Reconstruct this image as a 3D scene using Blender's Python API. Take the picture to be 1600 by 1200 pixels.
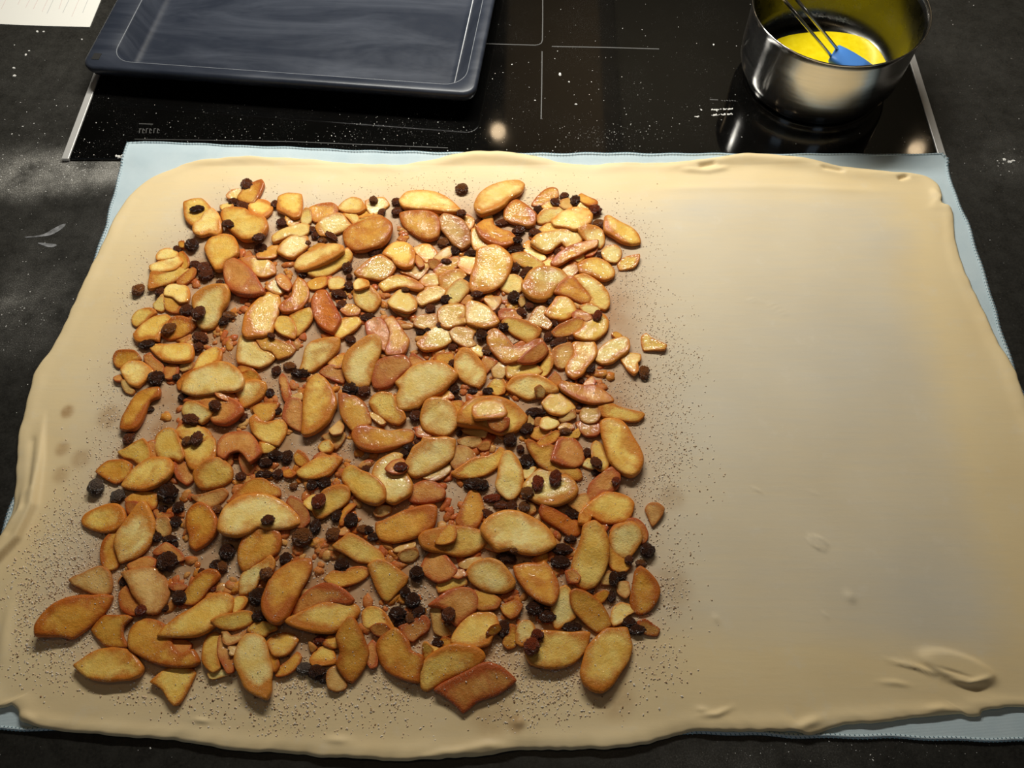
import bpy, bmesh, math, random
import numpy as np
from mathutils import Vector, Matrix, noise as mnoise
from mathutils.geometry import tessellate_polygon, delaunay_2d_cdt

random.seed(7)
rng = np.random.default_rng(11)
for o in list(bpy.data.objects):
    bpy.data.objects.remove(o, do_unlink=True)
scene = bpy.context.scene
C = scene.collection

# ------------------------------------------------------------------ camera
# world: metres, z up, z = 0 is the worktop, y = 0 the front edge of the hob
F_PX = 1220.0
CAM = np.array([0.04199624, -0.55690118, 0.58968877])
PITCH, YAW, ROLL = 1.09256669, -0.06844005, -0.05320131
_f = np.array([math.sin(YAW) * math.cos(PITCH), math.cos(YAW) * math.cos(PITCH), -math.sin(PITCH)])
_r0 = np.array([math.cos(YAW), -math.sin(YAW), 0.0])
_u0 = np.cross(_r0, _f)
_R = _r0 * math.cos(ROLL) + _u0 * math.sin(ROLL)
_U = _u0 * math.cos(ROLL) - _r0 * math.sin(ROLL)
cam_data = bpy.data.cameras.new('camera')
cam_data.sensor_fit = 'HORIZONTAL'
cam_data.sensor_width = 36.0
cam_data.lens = F_PX / 1600 * 36.0
cam_data.clip_start = 0.01
cam = bpy.data.objects.new('camera', cam_data)
C.objects.link(cam)
cam.matrix_world = Matrix(((_R[0], _U[0], -_f[0], CAM[0]), (_R[1], _U[1], -_f[1], CAM[1]),
                           (_R[2], _U[2], -_f[2], CAM[2]), (0, 0, 0, 1)))
scene.camera = cam

# ------------------------------------------------------------------ light
scene.view_settings.view_transform = 'Standard'
scene.view_settings.look = 'None'
scene.view_settings.gamma = 1.0
scene.view_settings.use_curve_mapping = False
scene.view_settings.exposure = 0.0

world = bpy.data.worlds.new('room_air')
scene.world = world
world.use_nodes = True
bg = world.node_tree.nodes['Background']
bg.inputs[0].default_value = (0.90, 0.74, 0.52, 1)
bg.inputs[1].default_value = 0.055

PENDANTS = [(-0.055, 0.84, 0.80, 0.22), (0.92, 0.78, 0.80, 0.16),
            (-0.42, -0.10, 1.60, 1.3), (0.14, -0.14, 1.60, 1.3)]       # the last two: small ceiling spots over the worktop
for i, (x, y, z, p) in enumerate(PENDANTS):
    ld = bpy.data.lights.new('pendant_lamp', 'POINT')
    ld.energy = p
    ld.color = (1.0, 0.74, 0.45)
    ld.shadow_soft_size = 0.017 if z < 1 else 0.022
    lo = bpy.data.objects.new('pendant_lamp', ld)
    lo.location = (x, y, z)
    C.objects.link(lo)
# strip lamp of the cooker hood, above the hob
ld = bpy.data.lights.new('hood_lamp', 'AREA')
ld.shape = 'RECTANGLE'
ld.size, ld.size_y = 0.62, 0.07
ld.energy = 10.8
ld.color = (1.0, 0.98, 0.90)
lo = bpy.data.objects.new('hood_lamp', ld)
lo.location = (-0.04, 0.355, 0.66)
C.objects.link(lo)
# uplighter: unseen light added to brighten the ceiling that the hob reflects
ld = bpy.data.lights.new('ceiling_fill', 'AREA')
ld.shape = 'DISK'
ld.size = 0.3
ld.energy = 11.0
ld.color = (1.0, 0.85, 0.65)
lo = bpy.data.objects.new('ceiling_fill', ld)
lo.location = (0.5, 1.9, 0.75)
lo.rotation_euler = (math.pi, 0, 0)
C.objects.link(lo)
# two windows of the room, behind and beside the person taking the picture
for (loc, tgt, sx, sy, p) in [((-1.5, -2.2, 0.9), (0, 0, 0), 0.7, 1.2, 1.8), ((0.9, -2.5, 0.9), (0.1, 0, 0), 0.6, 1.2, 1.5)]:
    ld = bpy.data.lights.new('window_daylight', 'AREA')
    ld.shape = 'RECTANGLE'
    ld.size, ld.size_y = sx, sy
    ld.energy = p
    ld.color = (0.55, 0.75, 1.0)
    lo = bpy.data.objects.new('window_daylight', ld)
    lo.location = loc
    lo.rotation_euler = (Vector(tgt) - Vector(loc)).to_track_quat('-Z', 'Y').to_euler()
    C.objects.link(lo)


# ------------------------------------------------------------------ helpers
def ray(px, py):
    return _R * (px - 800) / F_PX + _U * (600 - py) / F_PX + _f


def unproj(px, py, z=0.0):
    d = ray(px, py)
    return CAM + d * ((z - CAM[2]) / d[2])


def unproj_plane(px, py, a, b, c):
    """point where the pixel's ray meets the plane z = a x + b y + c"""
    d = ray(px, py)
    t = (a * CAM[0] + b * CAM[1] + c - CAM[2]) / (d[2] - a * d[0] - b * d[1])
    return CAM + d * t


def tag(o, label=None, cat=None, group=None, kind=None):
    if label: o['label'] = label
    if cat: o['category'] = cat
    if group: o['group'] = group
    if kind: o['kind'] = kind
    return o


def mesh_obj(name, verts, faces, mat=None, parent=None, smooth=True, attrs=None, loc=None, mats=None, fmat=None):
    me = bpy.data.meshes.new(name)
    verts = [tuple(map(float, v)) for v in verts]
    me.from_pydata(verts, [], [tuple(int(i) for i in f) for f in faces])
    if mats:
        for m in mats: me.materials.append(m)
        if fmat is not None: me.polygons.foreach_set('material_index', np.asarray(fmat, dtype=np.int32))
    elif mat:
        me.materials.append(mat)
    if smooth:
        me.polygons.foreach_set('use_smooth', [True] * len(me.polygons))
    for k, v in (attrs or {}).items():
        at = me.attributes.new(k, 'FLOAT', 'POINT')
        at.data.foreach_set('value', np.asarray(v, dtype=np.float32))
    me.update()
    o = bpy.data.objects.new(name, me)
    C.objects.link(o)
    if loc is not None: o.location = loc
    if parent: o.parent = parent
    return o


def empty(name, loc=(0, 0, 0), rz=0.0):
    o = bpy.data.objects.new(name, None)
    o.empty_display_size = 0.02
    C.objects.link(o)
    o.location = loc
    o.rotation_euler = (0, 0, rz)
    return o


def box_data(x0, x1, y0, y1, z0, z1):
    v = [(x0, y0, z0), (x1, y0, z0), (x1, y1, z0), (x0, y1, z0), (x0, y0, z1), (x1, y0, z1), (x1, y1, z1), (x0, y1, z1)]
    f = [(0, 3, 2, 1), (4, 5, 6, 7), (0, 1, 5, 4), (1, 2, 6, 5), (2, 3, 7, 6), (3, 0, 4, 7)]
    return v, f


def bevel_box(name, dims, mat, parent=None, bev=0.001, seg=2, loc=None):
    v, f = box_data(*dims)
    o = mesh_obj(name, v, f, mat, parent, smooth=False, loc=loc)
    bm = bmesh.new(); bm.from_mesh(o.data)
    bmesh.ops.bevel(bm, geom=list(bm.edges), offset=bev, segments=seg, affect='EDGES', profile=0.5)
    bm.to_mesh(o.data); bm.free()
    return o


def smooth_loop(pts, n, sub=10, a=0.5):
    """closed Catmull-Rom through pts, resampled evenly to n points"""
    pts = np.asarray(pts, float)
    m = len(pts)
    out = []
    for i in range(m):
        p0, p1, p2, p3 = pts[i - 1], pts[i], pts[(i + 1) % m], pts[(i + 2) % m]
        t = np.linspace(0, 1, sub, endpoint=False)[:, None]
        m0, m1 = a * (p2 - p0), a * (p3 - p1)
        out.append((2 * t**3 - 3 * t**2 + 1) * p1 + (t**3 - 2 * t**2 + t) * m0 + (-2 * t**3 + 3 * t**2) * p2 + (t**3 - t**2) * m1)
    c = np.vstack(out)
    d = np.r_[0, np.cumsum(np.linalg.norm(np.diff(np.vstack([c, c[:1]]), axis=0), axis=1))]
    s = np.linspace(0, d[-1], n, endpoint=False)
    cc = np.vstack([c, c[:1]])
    return np.stack([np.interp(s, d, cc[:, k]) for k in range(c.shape[1])], 1)


def cut_loop(pts, k=4, a=0.42):
    """closed curve through pts that keeps sharp corners: k samples per side"""
    P = np.asarray(pts, float)
    m = len(P)
    tn = []
    for i in range(m):
        u, v = P[i] - P[i - 1], P[(i + 1) % m] - P[i]
        cs = float(u @ v) / (np.linalg.norm(u) * np.linalg.norm(v) + 1e-9)
        w = np.interp(cs, [0.25, 0.75], [0.25, 1.0])          # sharp turn: nearly no rounding
        tn.append(a * w * (P[(i + 1) % m] - P[i - 1]))
    out = []
    for i in range(m):
        p1, p2, m0, m1 = P[i], P[(i + 1) % m], tn[i], tn[(i + 1) % m]
        for j in range(k):
            t = j / k
            out.append((2 * t**3 - 3 * t**2 + 1) * p1 + (t**3 - 2 * t**2 + t) * m0 + (-2 * t**3 + 3 * t**2) * p2 + (t**3 - t**2) * m1)
    return np.array(out)


def tube_data(path, r, seg=8, closed=False):
    path = [Vector(p) for p in path]
    n = len(path)
    V, Fc = [], []
    up = Vector((0, 0, 1))
    for i, p in enumerate(path):
        if closed: t = path[(i + 1) % n] - path[i - 1]
        else: t = path[min(i + 1, n - 1)] - path[max(i - 1, 0)]
        t.normalize()
        a = t.cross(up)
        if a.length < 1e-4: a = t.cross(Vector((1, 0, 0)))
        a.normalize(); b = a.cross(t)
        rr = r[i] if hasattr(r, '__len__') else r
        for k in range(seg):
            th = 2 * math.pi * k / seg
            V.append(p + a * (rr * math.cos(th)) + b * (rr * math.sin(th)))
    m = n if closed else n - 1
    for i in range(m):
        for k in range(seg):
            j = (i + 1) % n
            Fc.append((i * seg + k, i * seg + (k + 1) % seg, j * seg + (k + 1) % seg, j * seg + k))
    if not closed:
        Fc.append(tuple(range(seg))[::-1]); Fc.append(tuple((n - 1) * seg + k for k in range(seg)))
    return V, Fc


def lathe_data(prof, seg=64):
    V, Fc = [], []
    for (r, z) in prof:
        for k in range(seg):
            th = 2 * math.pi * k / seg
            V.append((r * math.cos(th), r * math.sin(th), z))
    for i in range(len(prof) - 1):
        for k in range(seg):
            Fc.append((i * seg + k, i * seg + (k + 1) % seg, (i + 1) * seg + (k + 1) % seg, (i + 1) * seg + k))
    return V, Fc


# ------------------------------------------------------------------ materials
def srgb(r, g, b):
    f = lambda c: ((c / 255 + 0.055) / 1.055)**2.4 if c > 10 else c / 255 / 12.92
    return (f(r), f(g), f(b), 1)


class NT:
    def __init__(s, name):
        s.m = bpy.data.materials.new(name); s.m.use_nodes = True
        s.t = s.m.node_tree; s.n = s.t.nodes; s.l = s.t.links
        s.b = s.n['Principled BSDF']

    def new(s, typ, **kw):
        nd = s.n.new(typ)
        for k, v in kw.items(): setattr(nd, k, v)
        return nd

    def set(s, **kw):
        names = dict(color='Base Color', rough='Roughness', metal='Metallic', spec='Specular IOR Level', coat='Coat Weight',
                     coat_rough='Coat Roughness', normal='Normal', sss='Subsurface Weight', trans='Transmission Weight',
                     ior='IOR', alpha='Alpha', sheen='Sheen Weight', aniso='Anisotropic')
        for k, v in kw.items():
            i = s.b.inputs[names[k]]
            if hasattr(v, 'is_output'): s.l.new(v, i)
            else: i.default_value = v

    def noise(s, scale, detail=3, rough=0.5, coord=None, dist=0.0, out='Fac'):
        nd = s.new('ShaderNodeTexNoise')
        nd.inputs['Scale'].default_value = scale; nd.inputs['Detail'].default_value = detail
        nd.inputs['Roughness'].default_value = rough; nd.inputs['Distortion'].default_value = dist
        if coord is not None: s.l.new(coord, nd.inputs['Vector'])
        return nd.outputs[out]

    def obj(s):
        return s.new('ShaderNodeTexCoord').outputs['Object']

    def mapped(s, scale=(1, 1, 1), rot=(0, 0, 0)):
        mp = s.new('ShaderNodeMapping')
        mp.inputs['Scale'].default_value = scale; mp.inputs['Rotation'].default_value = rot
        s.l.new(s.obj(), mp.inputs['Vector'])
        return mp.outputs[0]

    def ramp(s, fac, stops):
        nd = s.new('ShaderNodeValToRGB')
        e = nd.color_ramp.elements
        while len(e) < len(stops): e.new(0.5)
        for i, (p, c) in enumerate(stops):
            e[i].position = p
            e[i].color = c if hasattr(c, '__len__') else (c, c, c, 1)
        s.l.new(fac, nd.inputs[0])
        return nd.outputs[0]

    def mix(s, fac, a, b, mode='MIX'):
        nd = s.new('ShaderNodeMix', data_type='RGBA', blend_type=mode)
        for v, i in ((fac, nd.inputs[0]), (a, nd.inputs[6]), (b, nd.inputs[7])):
            if hasattr(v, 'is_output'): s.l.new(v, i)
            else: i.default_value = v
        return nd.outputs[2]

    def math(s, op, a, b=0.0, clamp=False):
        nd = s.new('ShaderNodeMath', operation=op); nd.use_clamp = clamp
        for v, i in ((a, nd.inputs[0]), (b, nd.inputs[1])):
            if hasattr(v, 'is_output'): s.l.new(v, i)
            else: i.default_value = v
        return nd.outputs[0]

    def attr(s, name):
        nd = s.new('ShaderNodeAttribute'); nd.attribute_name = name
        return nd.outputs['Fac']

    def bump(s, h, strength=0.3, dist=0.001):
        nd = s.new('ShaderNodeBump')
        nd.inputs['Strength'].default_value = strength; nd.inputs['Distance'].default_value = dist
        s.l.new(h, nd.inputs['Height'])
        return nd.outputs[0]


def simple(name, col, rough=0.5, metal=0.0, **kw):
    t = NT(name); t.set(color=col, rough=rough, metal=metal, **kw)
    return t.m


def m_worktop():
    t = NT('black_stone'); co = t.obj()
    g = t.noise(420, 5, 0.7, co)
    g2 = t.noise(90, 4, 0.6, co)
    base = t.ramp(g, [(0.35, (0.010, 0.0093, 0.0078, 1)), (0.62, (0.023, 0.0215, 0.018, 1)), (0.78, (0.062, 0.057, 0.048, 1))])
    base = t.mix(t.ramp(g2, [(0.4, 0.0), (0.75, 0.55)]), base, (0.03, 0.028, 0.023, 1))
    # wiped flour dust: patches with a shape of their own
    d = t.attr('dust')
    speck = t.ramp(t.noise(900, 3, 0.7, co), [(0.48, 0.0), (0.66, 1.0)])
    big = t.ramp(t.noise(30, 4, 0.65, co), [(0.35, 0.15), (0.7, 1.0)])
    fac = t.math('MULTIPLY', t.math('MULTIPLY', d, big), t.math('ADD', t.math('MULTIPLY', speck, 0.9), 0.30), True)
    t.set(color=t.mix(fac, base, (0.42, 0.40, 0.36, 1)), rough=t.ramp(g2, [(0.3, 0.34), (0.8, 0.5)]), spec=0.45,
          normal=t.bump(g, 0.25, 0.0004))
    return t.m


def m_glass_black():
    t = NT('black_glass_ceramic'); co = t.obj()
    n = t.noise(40, 4, 0.6, co)
    dust = t.ramp(t.noise(1300, 2, 0.6, co), [(0.63, 0.0), (0.74, 1.0)])
    patch = t.ramp(t.noise(16, 3, 0.5, co), [(0.42, 0.0), (0.7, 0.22)])
    t.set(color=t.mix(t.math('MULTIPLY', dust, patch), (0.0022, 0.0021, 0.0019, 1), (0.5, 0.48, 0.45, 1)),
          rough=t.ramp(n, [(0.3, 0.035), (0.8, 0.09)]), spec=0.5)
    return t.m


def m_towel():
    t = NT('pale_blue_cotton'); co = t.obj()
    w1 = t.new('ShaderNodeTexWave', bands_direction='X'); w1.inputs['Scale'].default_value = 620
    w2 = t.new('ShaderNodeTexWave', bands_direction='Y'); w2.inputs['Scale'].default_value = 620
    t.l.new(co, w1.inputs[0]); t.l.new(co, w2.inputs[0])
    wv = t.math('ADD', w1.outputs['Fac'], w2.outputs['Fac'])
    n = t.noise(35, 4, 0.6, co)
    c = t.ramp(n, [(0.3, (0.53, 0.645, 0.69, 1)), (0.7, (0.61, 0.71, 0.745, 1))])
    t.set(color=c, rough=0.92, spec=0.15, sheen=0.25, normal=t.bump(t.math('ADD', wv, t.math('MULTIPLY', n, 2.0)), 0.25, 0.0005))
    return t.m


def m_dough():
    t = NT('rolled_dough'); co = t.obj()
    thin, stain, wet = t.attr('thin'), t.attr('stain'), t.attr('wet')
    n = t.noise(14, 4, 0.55, co)
    fib = t.noise(26, 5, 0.6, t.mapped((1, 7, 1)))
    thick = t.mix(n, (0.82, 0.615, 0.32, 1), (0.89, 0.72, 0.43, 1))
    thinc = t.mix(n, (0.64, 0.57, 0.44, 1), (0.72, 0.645, 0.51, 1))
    col = t.mix(t.math('ADD', thin, t.math('MULTIPLY', t.math('SUBTRACT', fib, 0.5), 0.5), True), thick, thinc)
    fl = t.ramp(t.noise(55, 4, 0.7, co), [(0.58, 0.0), (0.8, 0.35)])
    col = t.mix(fl, col, (0.82, 0.74, 0.60, 1))
    sp = t.ramp(t.noise(700, 2, 0.5, co), [(0.70, 0.0), (0.76, 0.4)])
    col = t.mix(t.math('MULTIPLY', sp, t.attr('speck')), col, (0.20, 0.12, 0.06, 1))
    col = t.mix(t.math('MULTIPLY', t.attr('speck'), 0.25), col, (0.56, 0.37, 0.22, 1))
    col = t.mix(t.math('MULTIPLY', t.attr('juice'), t.ramp(t.noise(45, 4, 0.6, co), [(0.3, 0.45), (0.65, 0.95)])), col, (0.44, 0.215, 0.085, 1))
    col = t.mix(t.math('MULTIPLY', stain, t.ramp(t.noise(130, 3, 0.6, co), [(0.3, 0.5), (0.6, 1.0)]), True), col, (0.36, 0.17, 0.05, 1))
    hb = t.math('ADD', t.math('MULTIPLY', fib, 0.5), t.math('MULTIPLY', t.noise(300, 3, 0.6, co), 0.2))
    t.set(color=col, rough=t.mix(wet, (0.58, 0.58, 0.58, 1), (0.18, 0.18, 0.18, 1)), spec=0.3, normal=t.bump(hb, 0.3, 0.0008))
    return t.m


def m_apple(name, flesh, flesh2, rim, patch, rough=0.3):
    t = NT(name)
    oi = t.new('ShaderNodeObjectInfo')
    co = t.new('ShaderNodeVectorMath', operation='ADD')
    t.l.new(t.obj(), co.inputs[0])
    cmb = t.new('ShaderNodeCombineXYZ')
    for i, k in enumerate((3.1, 7.7, 1.3)): t.l.new(t.math('MULTIPLY', oi.outputs['Random'], k), cmb.inputs[i])
    t.l.new(cmb.outputs[0], co.inputs[1])
    co = co.outputs[0]
    n = t.noise(70, 4, 0.62, co, 0.4)
    n2 = t.noise(190, 5, 0.7, co)
    n3 = t.noise(38, 3, 0.55, co, 0.6)
    gr = t.noise(1100, 3, 0.7, co)
    col = t.mix(t.ramp(n, [(0.38, 0.0), (0.60, 1.0)]), flesh, flesh2)
    # caramel blotches and cinnamon freckles
    col = t.mix(t.ramp(n3, [(0.54, 0.0), (0.68, 0.75)]), col, patch)
    col = t.mix(t.ramp(t.noise(420, 3, 0.65, co), [(0.60, 0.0), (0.72, 0.35)]), col, patch)
    r = t.math('ADD', t.attr('rim'), t.math('MULTIPLY', t.math('SUBTRACT', n2, 0.5), 0.9), True)
    r = t.math('ADD', r, t.math('MULTIPLY', t.math('SUBTRACT', n3, 0.5), 1.2), True)
    col = t.mix(t.ramp(r, [(0.32, 0.0), (0.92, 1.0)]), col, rim)
    # sugar grains caught on the sticky face
    sg = t.math('MULTIPLY', t.ramp(gr, [(0.60, 0.0), (0.66, 1.0)]), t.ramp(t.noise(55, 2, 0.5, co), [(0.44, 0.0), (0.62, 0.8)]))
    col = t.mix(sg, col, (0.85, 0.72, 0.48, 1))
    hs = t.new('ShaderNodeHueSaturation')
    t.l.new(t.math('ADD', t.math('MULTIPLY', oi.outputs['Random'], 0.26), 0.98), hs.inputs['Value'])
    t.l.new(col, hs.inputs['Color'])
    m4 = t.noise(480, 4, 0.7, co)
    h = t.math('ADD', t.math('ADD', t.math('MULTIPLY', n2, 0.9), t.math('MULTIPLY', m4, 0.8)), t.math('ADD', t.math('MULTIPLY', gr, 0.35), t.math('MULTIPLY', sg, 0.5)))
    nrm = t.bump(h, 0.45, 0.0020)
    cn = t.bump(t.noise(300, 2.0, 0.5, co), 0.32, 0.0020)
    t.set(color=hs.outputs[0], rough=t.ramp(n, [(0.3, rough), (0.75, rough + 0.25)]), spec=0.15, coat=0.36, coat_rough=0.05, sss=0.12,
          normal=nrm)
    t.l.new(cn, t.b.inputs['Coat Normal'])
    t.b.inputs['Subsurface Radius'].default_value = (0.004, 0.002, 0.001); t.b.inputs['Subsurface Scale'].default_value = 1.0
    return t.m


def m_raisin():
    t = NT('raisin_skin'); co = t.obj()
    oi = t.new('ShaderNodeObjectInfo')
    n = t.noise(3.2, 4, 0.6, co)
    col = t.mix(t.math('MULTIPLY', n, 0.4), oi.outputs['Color'], (0.012, 0.005, 0.003, 1))
    t.set(color=col, rough=t.ramp(n, [(0.3, 0.18), (0.7, 0.34)]), spec=0.5,
          normal=t.bump(t.noise(4, 3, 0.55, co, 0.8), 0.6, 0.14))
    return t.m


def m_enamel():
    t = NT('dark_blue_enamel')
    sm = t.noise(5, 5, 0.62, t.mapped((1.0, 4.5, 1), (0, 0, math.radians(-34))), 0.9)
    n = t.noise(60, 4, 0.6, t.obj())
    col = t.mix(t.ramp(sm, [(0.40, 0.0), (0.85, 0.8)]), (0.016, 0.020, 0.031, 1), (0.062, 0.070, 0.092, 1))
    t.set(color=col, rough=t.ramp(t.math('ADD', t.math('MULTIPLY', sm, 0.7), t.math('MULTIPLY', n, 0.3)), [(0.3, 0.30), (0.7, 0.46)]), spec=0.5,
          normal=t.bump(n, 0.03, 0.001))
    return t.m


def m_steel():
    t = NT('brushed_polished_steel')
    n = t.noise(30, 3, 0.5, t.mapped((1, 1, 14)))
    t.set(color=(0.66, 0.64, 0.61, 1), metal=1.0, rough=t.ramp(n, [(0.3, 0.16), (0.8, 0.22)]), aniso=0.85)
    tg = t.new('ShaderNodeTangent', direction_type='RADIAL', axis='Z')
    t.l.new(tg.outputs[0], t.b.inputs['Tangent'])
    t.b.inputs['Anisotropic Rotation'].default_value = 0.25
    return t.m


MAT = dict(
    stone=m_worktop(), glass=m_glass_black(), towel=m_towel(), dough=m_dough(), raisin=m_raisin(), enamel=m_enamel(), steel=m_steel(),
    p=m_apple('apple_cream', (0.92, 0.71, 0.28, 1), (0.86, 0.58, 0.155, 1), (0.62, 0.225, 0.030, 1), (0.66, 0.33, 0.070, 1), 0.30),
    y=m_apple('apple_golden', (0.89, 0.61, 0.155, 1), (0.81, 0.47, 0.080, 1), (0.58, 0.185, 0.020, 1), (0.62, 0.26, 0.040, 1), 0.30),
    o=m_apple('apple_caramel', (0.76, 0.40, 0.066, 1), (0.66, 0.28, 0.030, 1), (0.46, 0.115, 0.012, 1), (0.54, 0.165, 0.020, 1), 0.28),
    d=m_apple('apple_deep_orange', (0.68, 0.21, 0.020, 1), (0.55, 0.13, 0.011, 1), (0.38, 0.062, 0.007, 1), (0.44, 0.085, 0.009, 1), 0.28),
    r=m_apple('apple_rosy', (0.68, 0.32, 0.080, 1), (0.55, 0.20, 0.036, 1), (0.44, 0.092, 0.018, 1), (0.50, 0.135, 0.032, 1), 0.30),
    t=m_apple('apple_tan', (0.76, 0.48, 0.165, 1), (0.66, 0.36, 0.095, 1), (0.46, 0.16, 0.032, 1), (0.53, 0.24, 0.065, 1), 0.33),
    trim=simple('brushed_trim', (0.72, 0.70, 0.67, 1), 0.5, 0.6),
    print=simple('grey_screen_print', (0.075, 0.072, 0.068, 1), 0.5),
    wire=simple('bright_wire', (0.62, 0.60, 0.57, 1), 0.18, 1.0),
    paper=simple('white_paper', (0.78, 0.76, 0.70, 1), 0.85, spec=0.2),
    ink=simple('faint_pink_ink', (0.66, 0.56, 0.52, 1), 0.9),
    ink2=simple('faint_grey_ink', (0.50, 0.50, 0.48, 1), 0.9),
    silicone=simple('blue_silicone', (0.07, 0.24, 0.66, 1), 0.42),
    flour=simple('flour_white', (0.72, 0.70, 0.66, 1), 0.95, spec=0.1),
    crumb=simple('crumb_beige', (0.78, 0.60, 0.41, 1), 0.8),
    crumb2=simple('crumb_brown', (0.30, 0.16, 0.075, 1), 0.8),
    sugar=simple('sugar_white', (0.86, 0.78, 0.66, 1), 0.3),
    hole=simple('dark_hole', (0.01, 0.009, 0.008, 1), 0.8),
)


# ------------------------------------------------------------------ worktop
def grid_mesh(name, xs, ys, zf, mat, skirt, attrs_f=None):
    X, Y = np.meshgrid(xs, ys)
    Z = zf(X, Y)
    nx, ny = len(xs), len(ys)
    V = np.stack([X.ravel(), Y.ravel(), Z.ravel()], 1)
    idx = np.arange(nx * ny).reshape(ny, nx)
    Fq = np.stack([idx[:-1, :-1].ravel(), idx[:-1, 1:].ravel(), idx[1:, 1:].ravel(), idx[1:, :-1].ravel()], 1).tolist()
    loop = list(idx[0, :]) + list(idx[1:, -1]) + list(idx[-1, -2::-1]) + list(idx[-2:0:-1, 0])
    n0 = len(V)
    low = V[loop].copy(); low[:, 2] -= skirt
    V = np.vstack([V, low])
    m = len(loop)
    for i in range(m):
        j = (i + 1) % m
        Fq.append((loop[i], n0 + i, n0 + j, loop[j]))
    Fq.append(tuple(n0 + i for i in range(m))[::-1])
    at = None
    if attrs_f: at = {k: fn(V[:, 0], V[:, 1]) for k, fn in attrs_f.items()}
    return mesh_obj(name, V, Fq, mat, smooth=False, attrs=at)


def blob(x, y, px, py, rx, ry, ang=0.0, z=0.0, p=2.0):
    """soft 0..1 blob centred where the pixel falls; rx, ry in metres"""
    c = unproj(px, py, z)
    dx, dy = x - c[0], y - c[1]
    ca, sa = math.cos(ang), math.sin(ang)
    u, v = (dx * ca + dy * sa) / rx, (-dx * sa + dy * ca) / ry
    return np.exp(-(u * u + v * v)**(p / 2))


def dust_f(x, y):
    d = blob(x, y, 60, 275, 0.085, 0.026, 0.08) * 2.2 + blob(x, y, 140, 262, 0.06, 0.012) * 2.2
    d += blob(x, y, 40, 490, 0.05, 0.05) * 0.45 + blob(x, y, 20, 470, 0.02, 0.01) * 0.5 + blob(x, y, 60, 380, 0.10, 0.06) * 0.12
    d += blob(x, y, 1580, 250, 0.03, 0.03) * 0.25 + blob(x, y, 1520, 170, 0.2, 0.15) * 0.09 + blob(x, y, 60, 130, 0.1, 0.1) * 0.10
    d += blob(x, y, 1180, 1185, 0.10, 0.015) * 0.25
    # wiped clear strip just below the brightest patch
    d *= 1 - 0.75 * blob(x, y, 90, 320, 0.09, 0.010, 0.05)
    return np.clip(d, 0, 1.5)


worktop = grid_mesh('worktop', np.linspace(-1.3, 1.3, 261), np.linspace(-0.66, 1.05, 172), lambda x, y: x * 0.0, MAT['stone'], 0.04,
                    {'dust': dust_f})
tag(worktop, 'black speckled stone worktop around the hob, dusted with flour', 'worktop')

flr = mesh_obj('floor', *box_data(-4, 4, -3.0, 4.5, -0.95, -0.90), simple('dark_floor', (0.10, 0.09, 0.08, 1), 0.7), smooth=False)
tag(flr, 'dark kitchen floor around the island', None, None, 'structure')
# ceiling over the work island (seen only as reflections in the hob and the pan)
ceil = mesh_obj('ceiling', *box_data(-4, 4, -3.0, 4.5, 1.72, 1.80), simple('dim_ceiling', (0.17, 0.165, 0.15, 1), 0.9), smooth=False)
tag(ceil, 'plain ceiling above the kitchen island', None, None, 'structure')
mesh_obj('ceiling_panel', *box_data(-0.095, 0.30, 0.9, 2.6, 1.70, 1.72), simple('brown_panel', (0.36, 0.29, 0.20, 1), 0.8), parent=ceil, smooth=False)
mesh_obj('ceiling_panel', *box_data(0.37, 2.2, 0.9, 2.6, 1.70, 1.72), simple('grey_panel', (0.22, 0.215, 0.18, 1), 0.8), parent=ceil, smooth=False)
mesh_obj('ceiling_panel', *box_data(-2.2, -0.10, 0.9, 2.6, 1.70, 1.72), simple('black_panel', (0.012, 0.012, 0.012, 1), 0.8), parent=ceil, smooth=False)

# ------------------------------------------------------------------ induction hob
hob = empty('induction_hob', (0, 0, 0))
tag(hob, 'black glass induction hob with thin steel side trims and grey zone lines', 'hob')
HZ = 0.003
bevel_box('glass_panel', (-0.4335, 0.4335, 0.0, 0.52, 0.0, HZ), MAT['glass'], hob, 0.0008)
bevel_box('side_trim', (-0.441, -0.4335, -0.001, 0.521, 0.0, HZ + 0.0008), MAT['trim'], hob, 0.0006)
bevel_box('side_trim', (0.4335, 0.441, -0.001, 0.521, 0.0, HZ + 0.0008), MAT['trim'], hob, 0.0006)


def flat_line(name, pxs, w, mat, parent, z):
    P = [unproj(a, b, z)[:2] for a, b in pxs]
    V, Fc = [], []
    for i, p in enumerate(P):
        t = np.array(P[min(i + 1, len(P) - 1)]) - np.array(P[max(i - 1, 0)])
        t = t / np.linalg.norm(t); nrm = np.array([-t[1], t[0]]) * w / 2
        V += [(*(p + nrm), z), (*(p - nrm), z), (*(p + nrm), z - 0.0003), (*(p - nrm), z - 0.0003)]
    for i in range(len(P) - 1):
        a, b = i * 4, i * 4 + 4
        Fc += [(a, a + 1, b + 1, b), (a + 1, a + 3, b + 3, b + 1), (a + 2, a, b, b + 2)]
    return mesh_obj(name, V, Fc, mat, parent, smooth=False)


ZL = HZ + 0.00012
flat_line('zone_line', [(848, -30), (848, 30), (847.5, 62), (846, 67), (842, 69.5), (836, 70.5), (800, 69.5), (752, 68)], 0.0011, MAT['print'], hob, ZL)
flat_line('zone_line', [(862, 72.5), (945, 74), (1030, 76.5)], 0.0013, MAT['print'], hob, ZL)
flat_line('zone_line', [(847, 80), (846.5, 130), (845.5, 186)], 0.0011, MAT['print'], hob, ZL)
flat_line('edge_line', [(210, 217.3), (450, 221), (700, 231)], 0.0006, MAT['print'], hob, ZL)
flat_line('zone_line', [(1109, 155.5), (1122, 156)], 0.0010, MAT['print'], hob, ZL)
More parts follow.
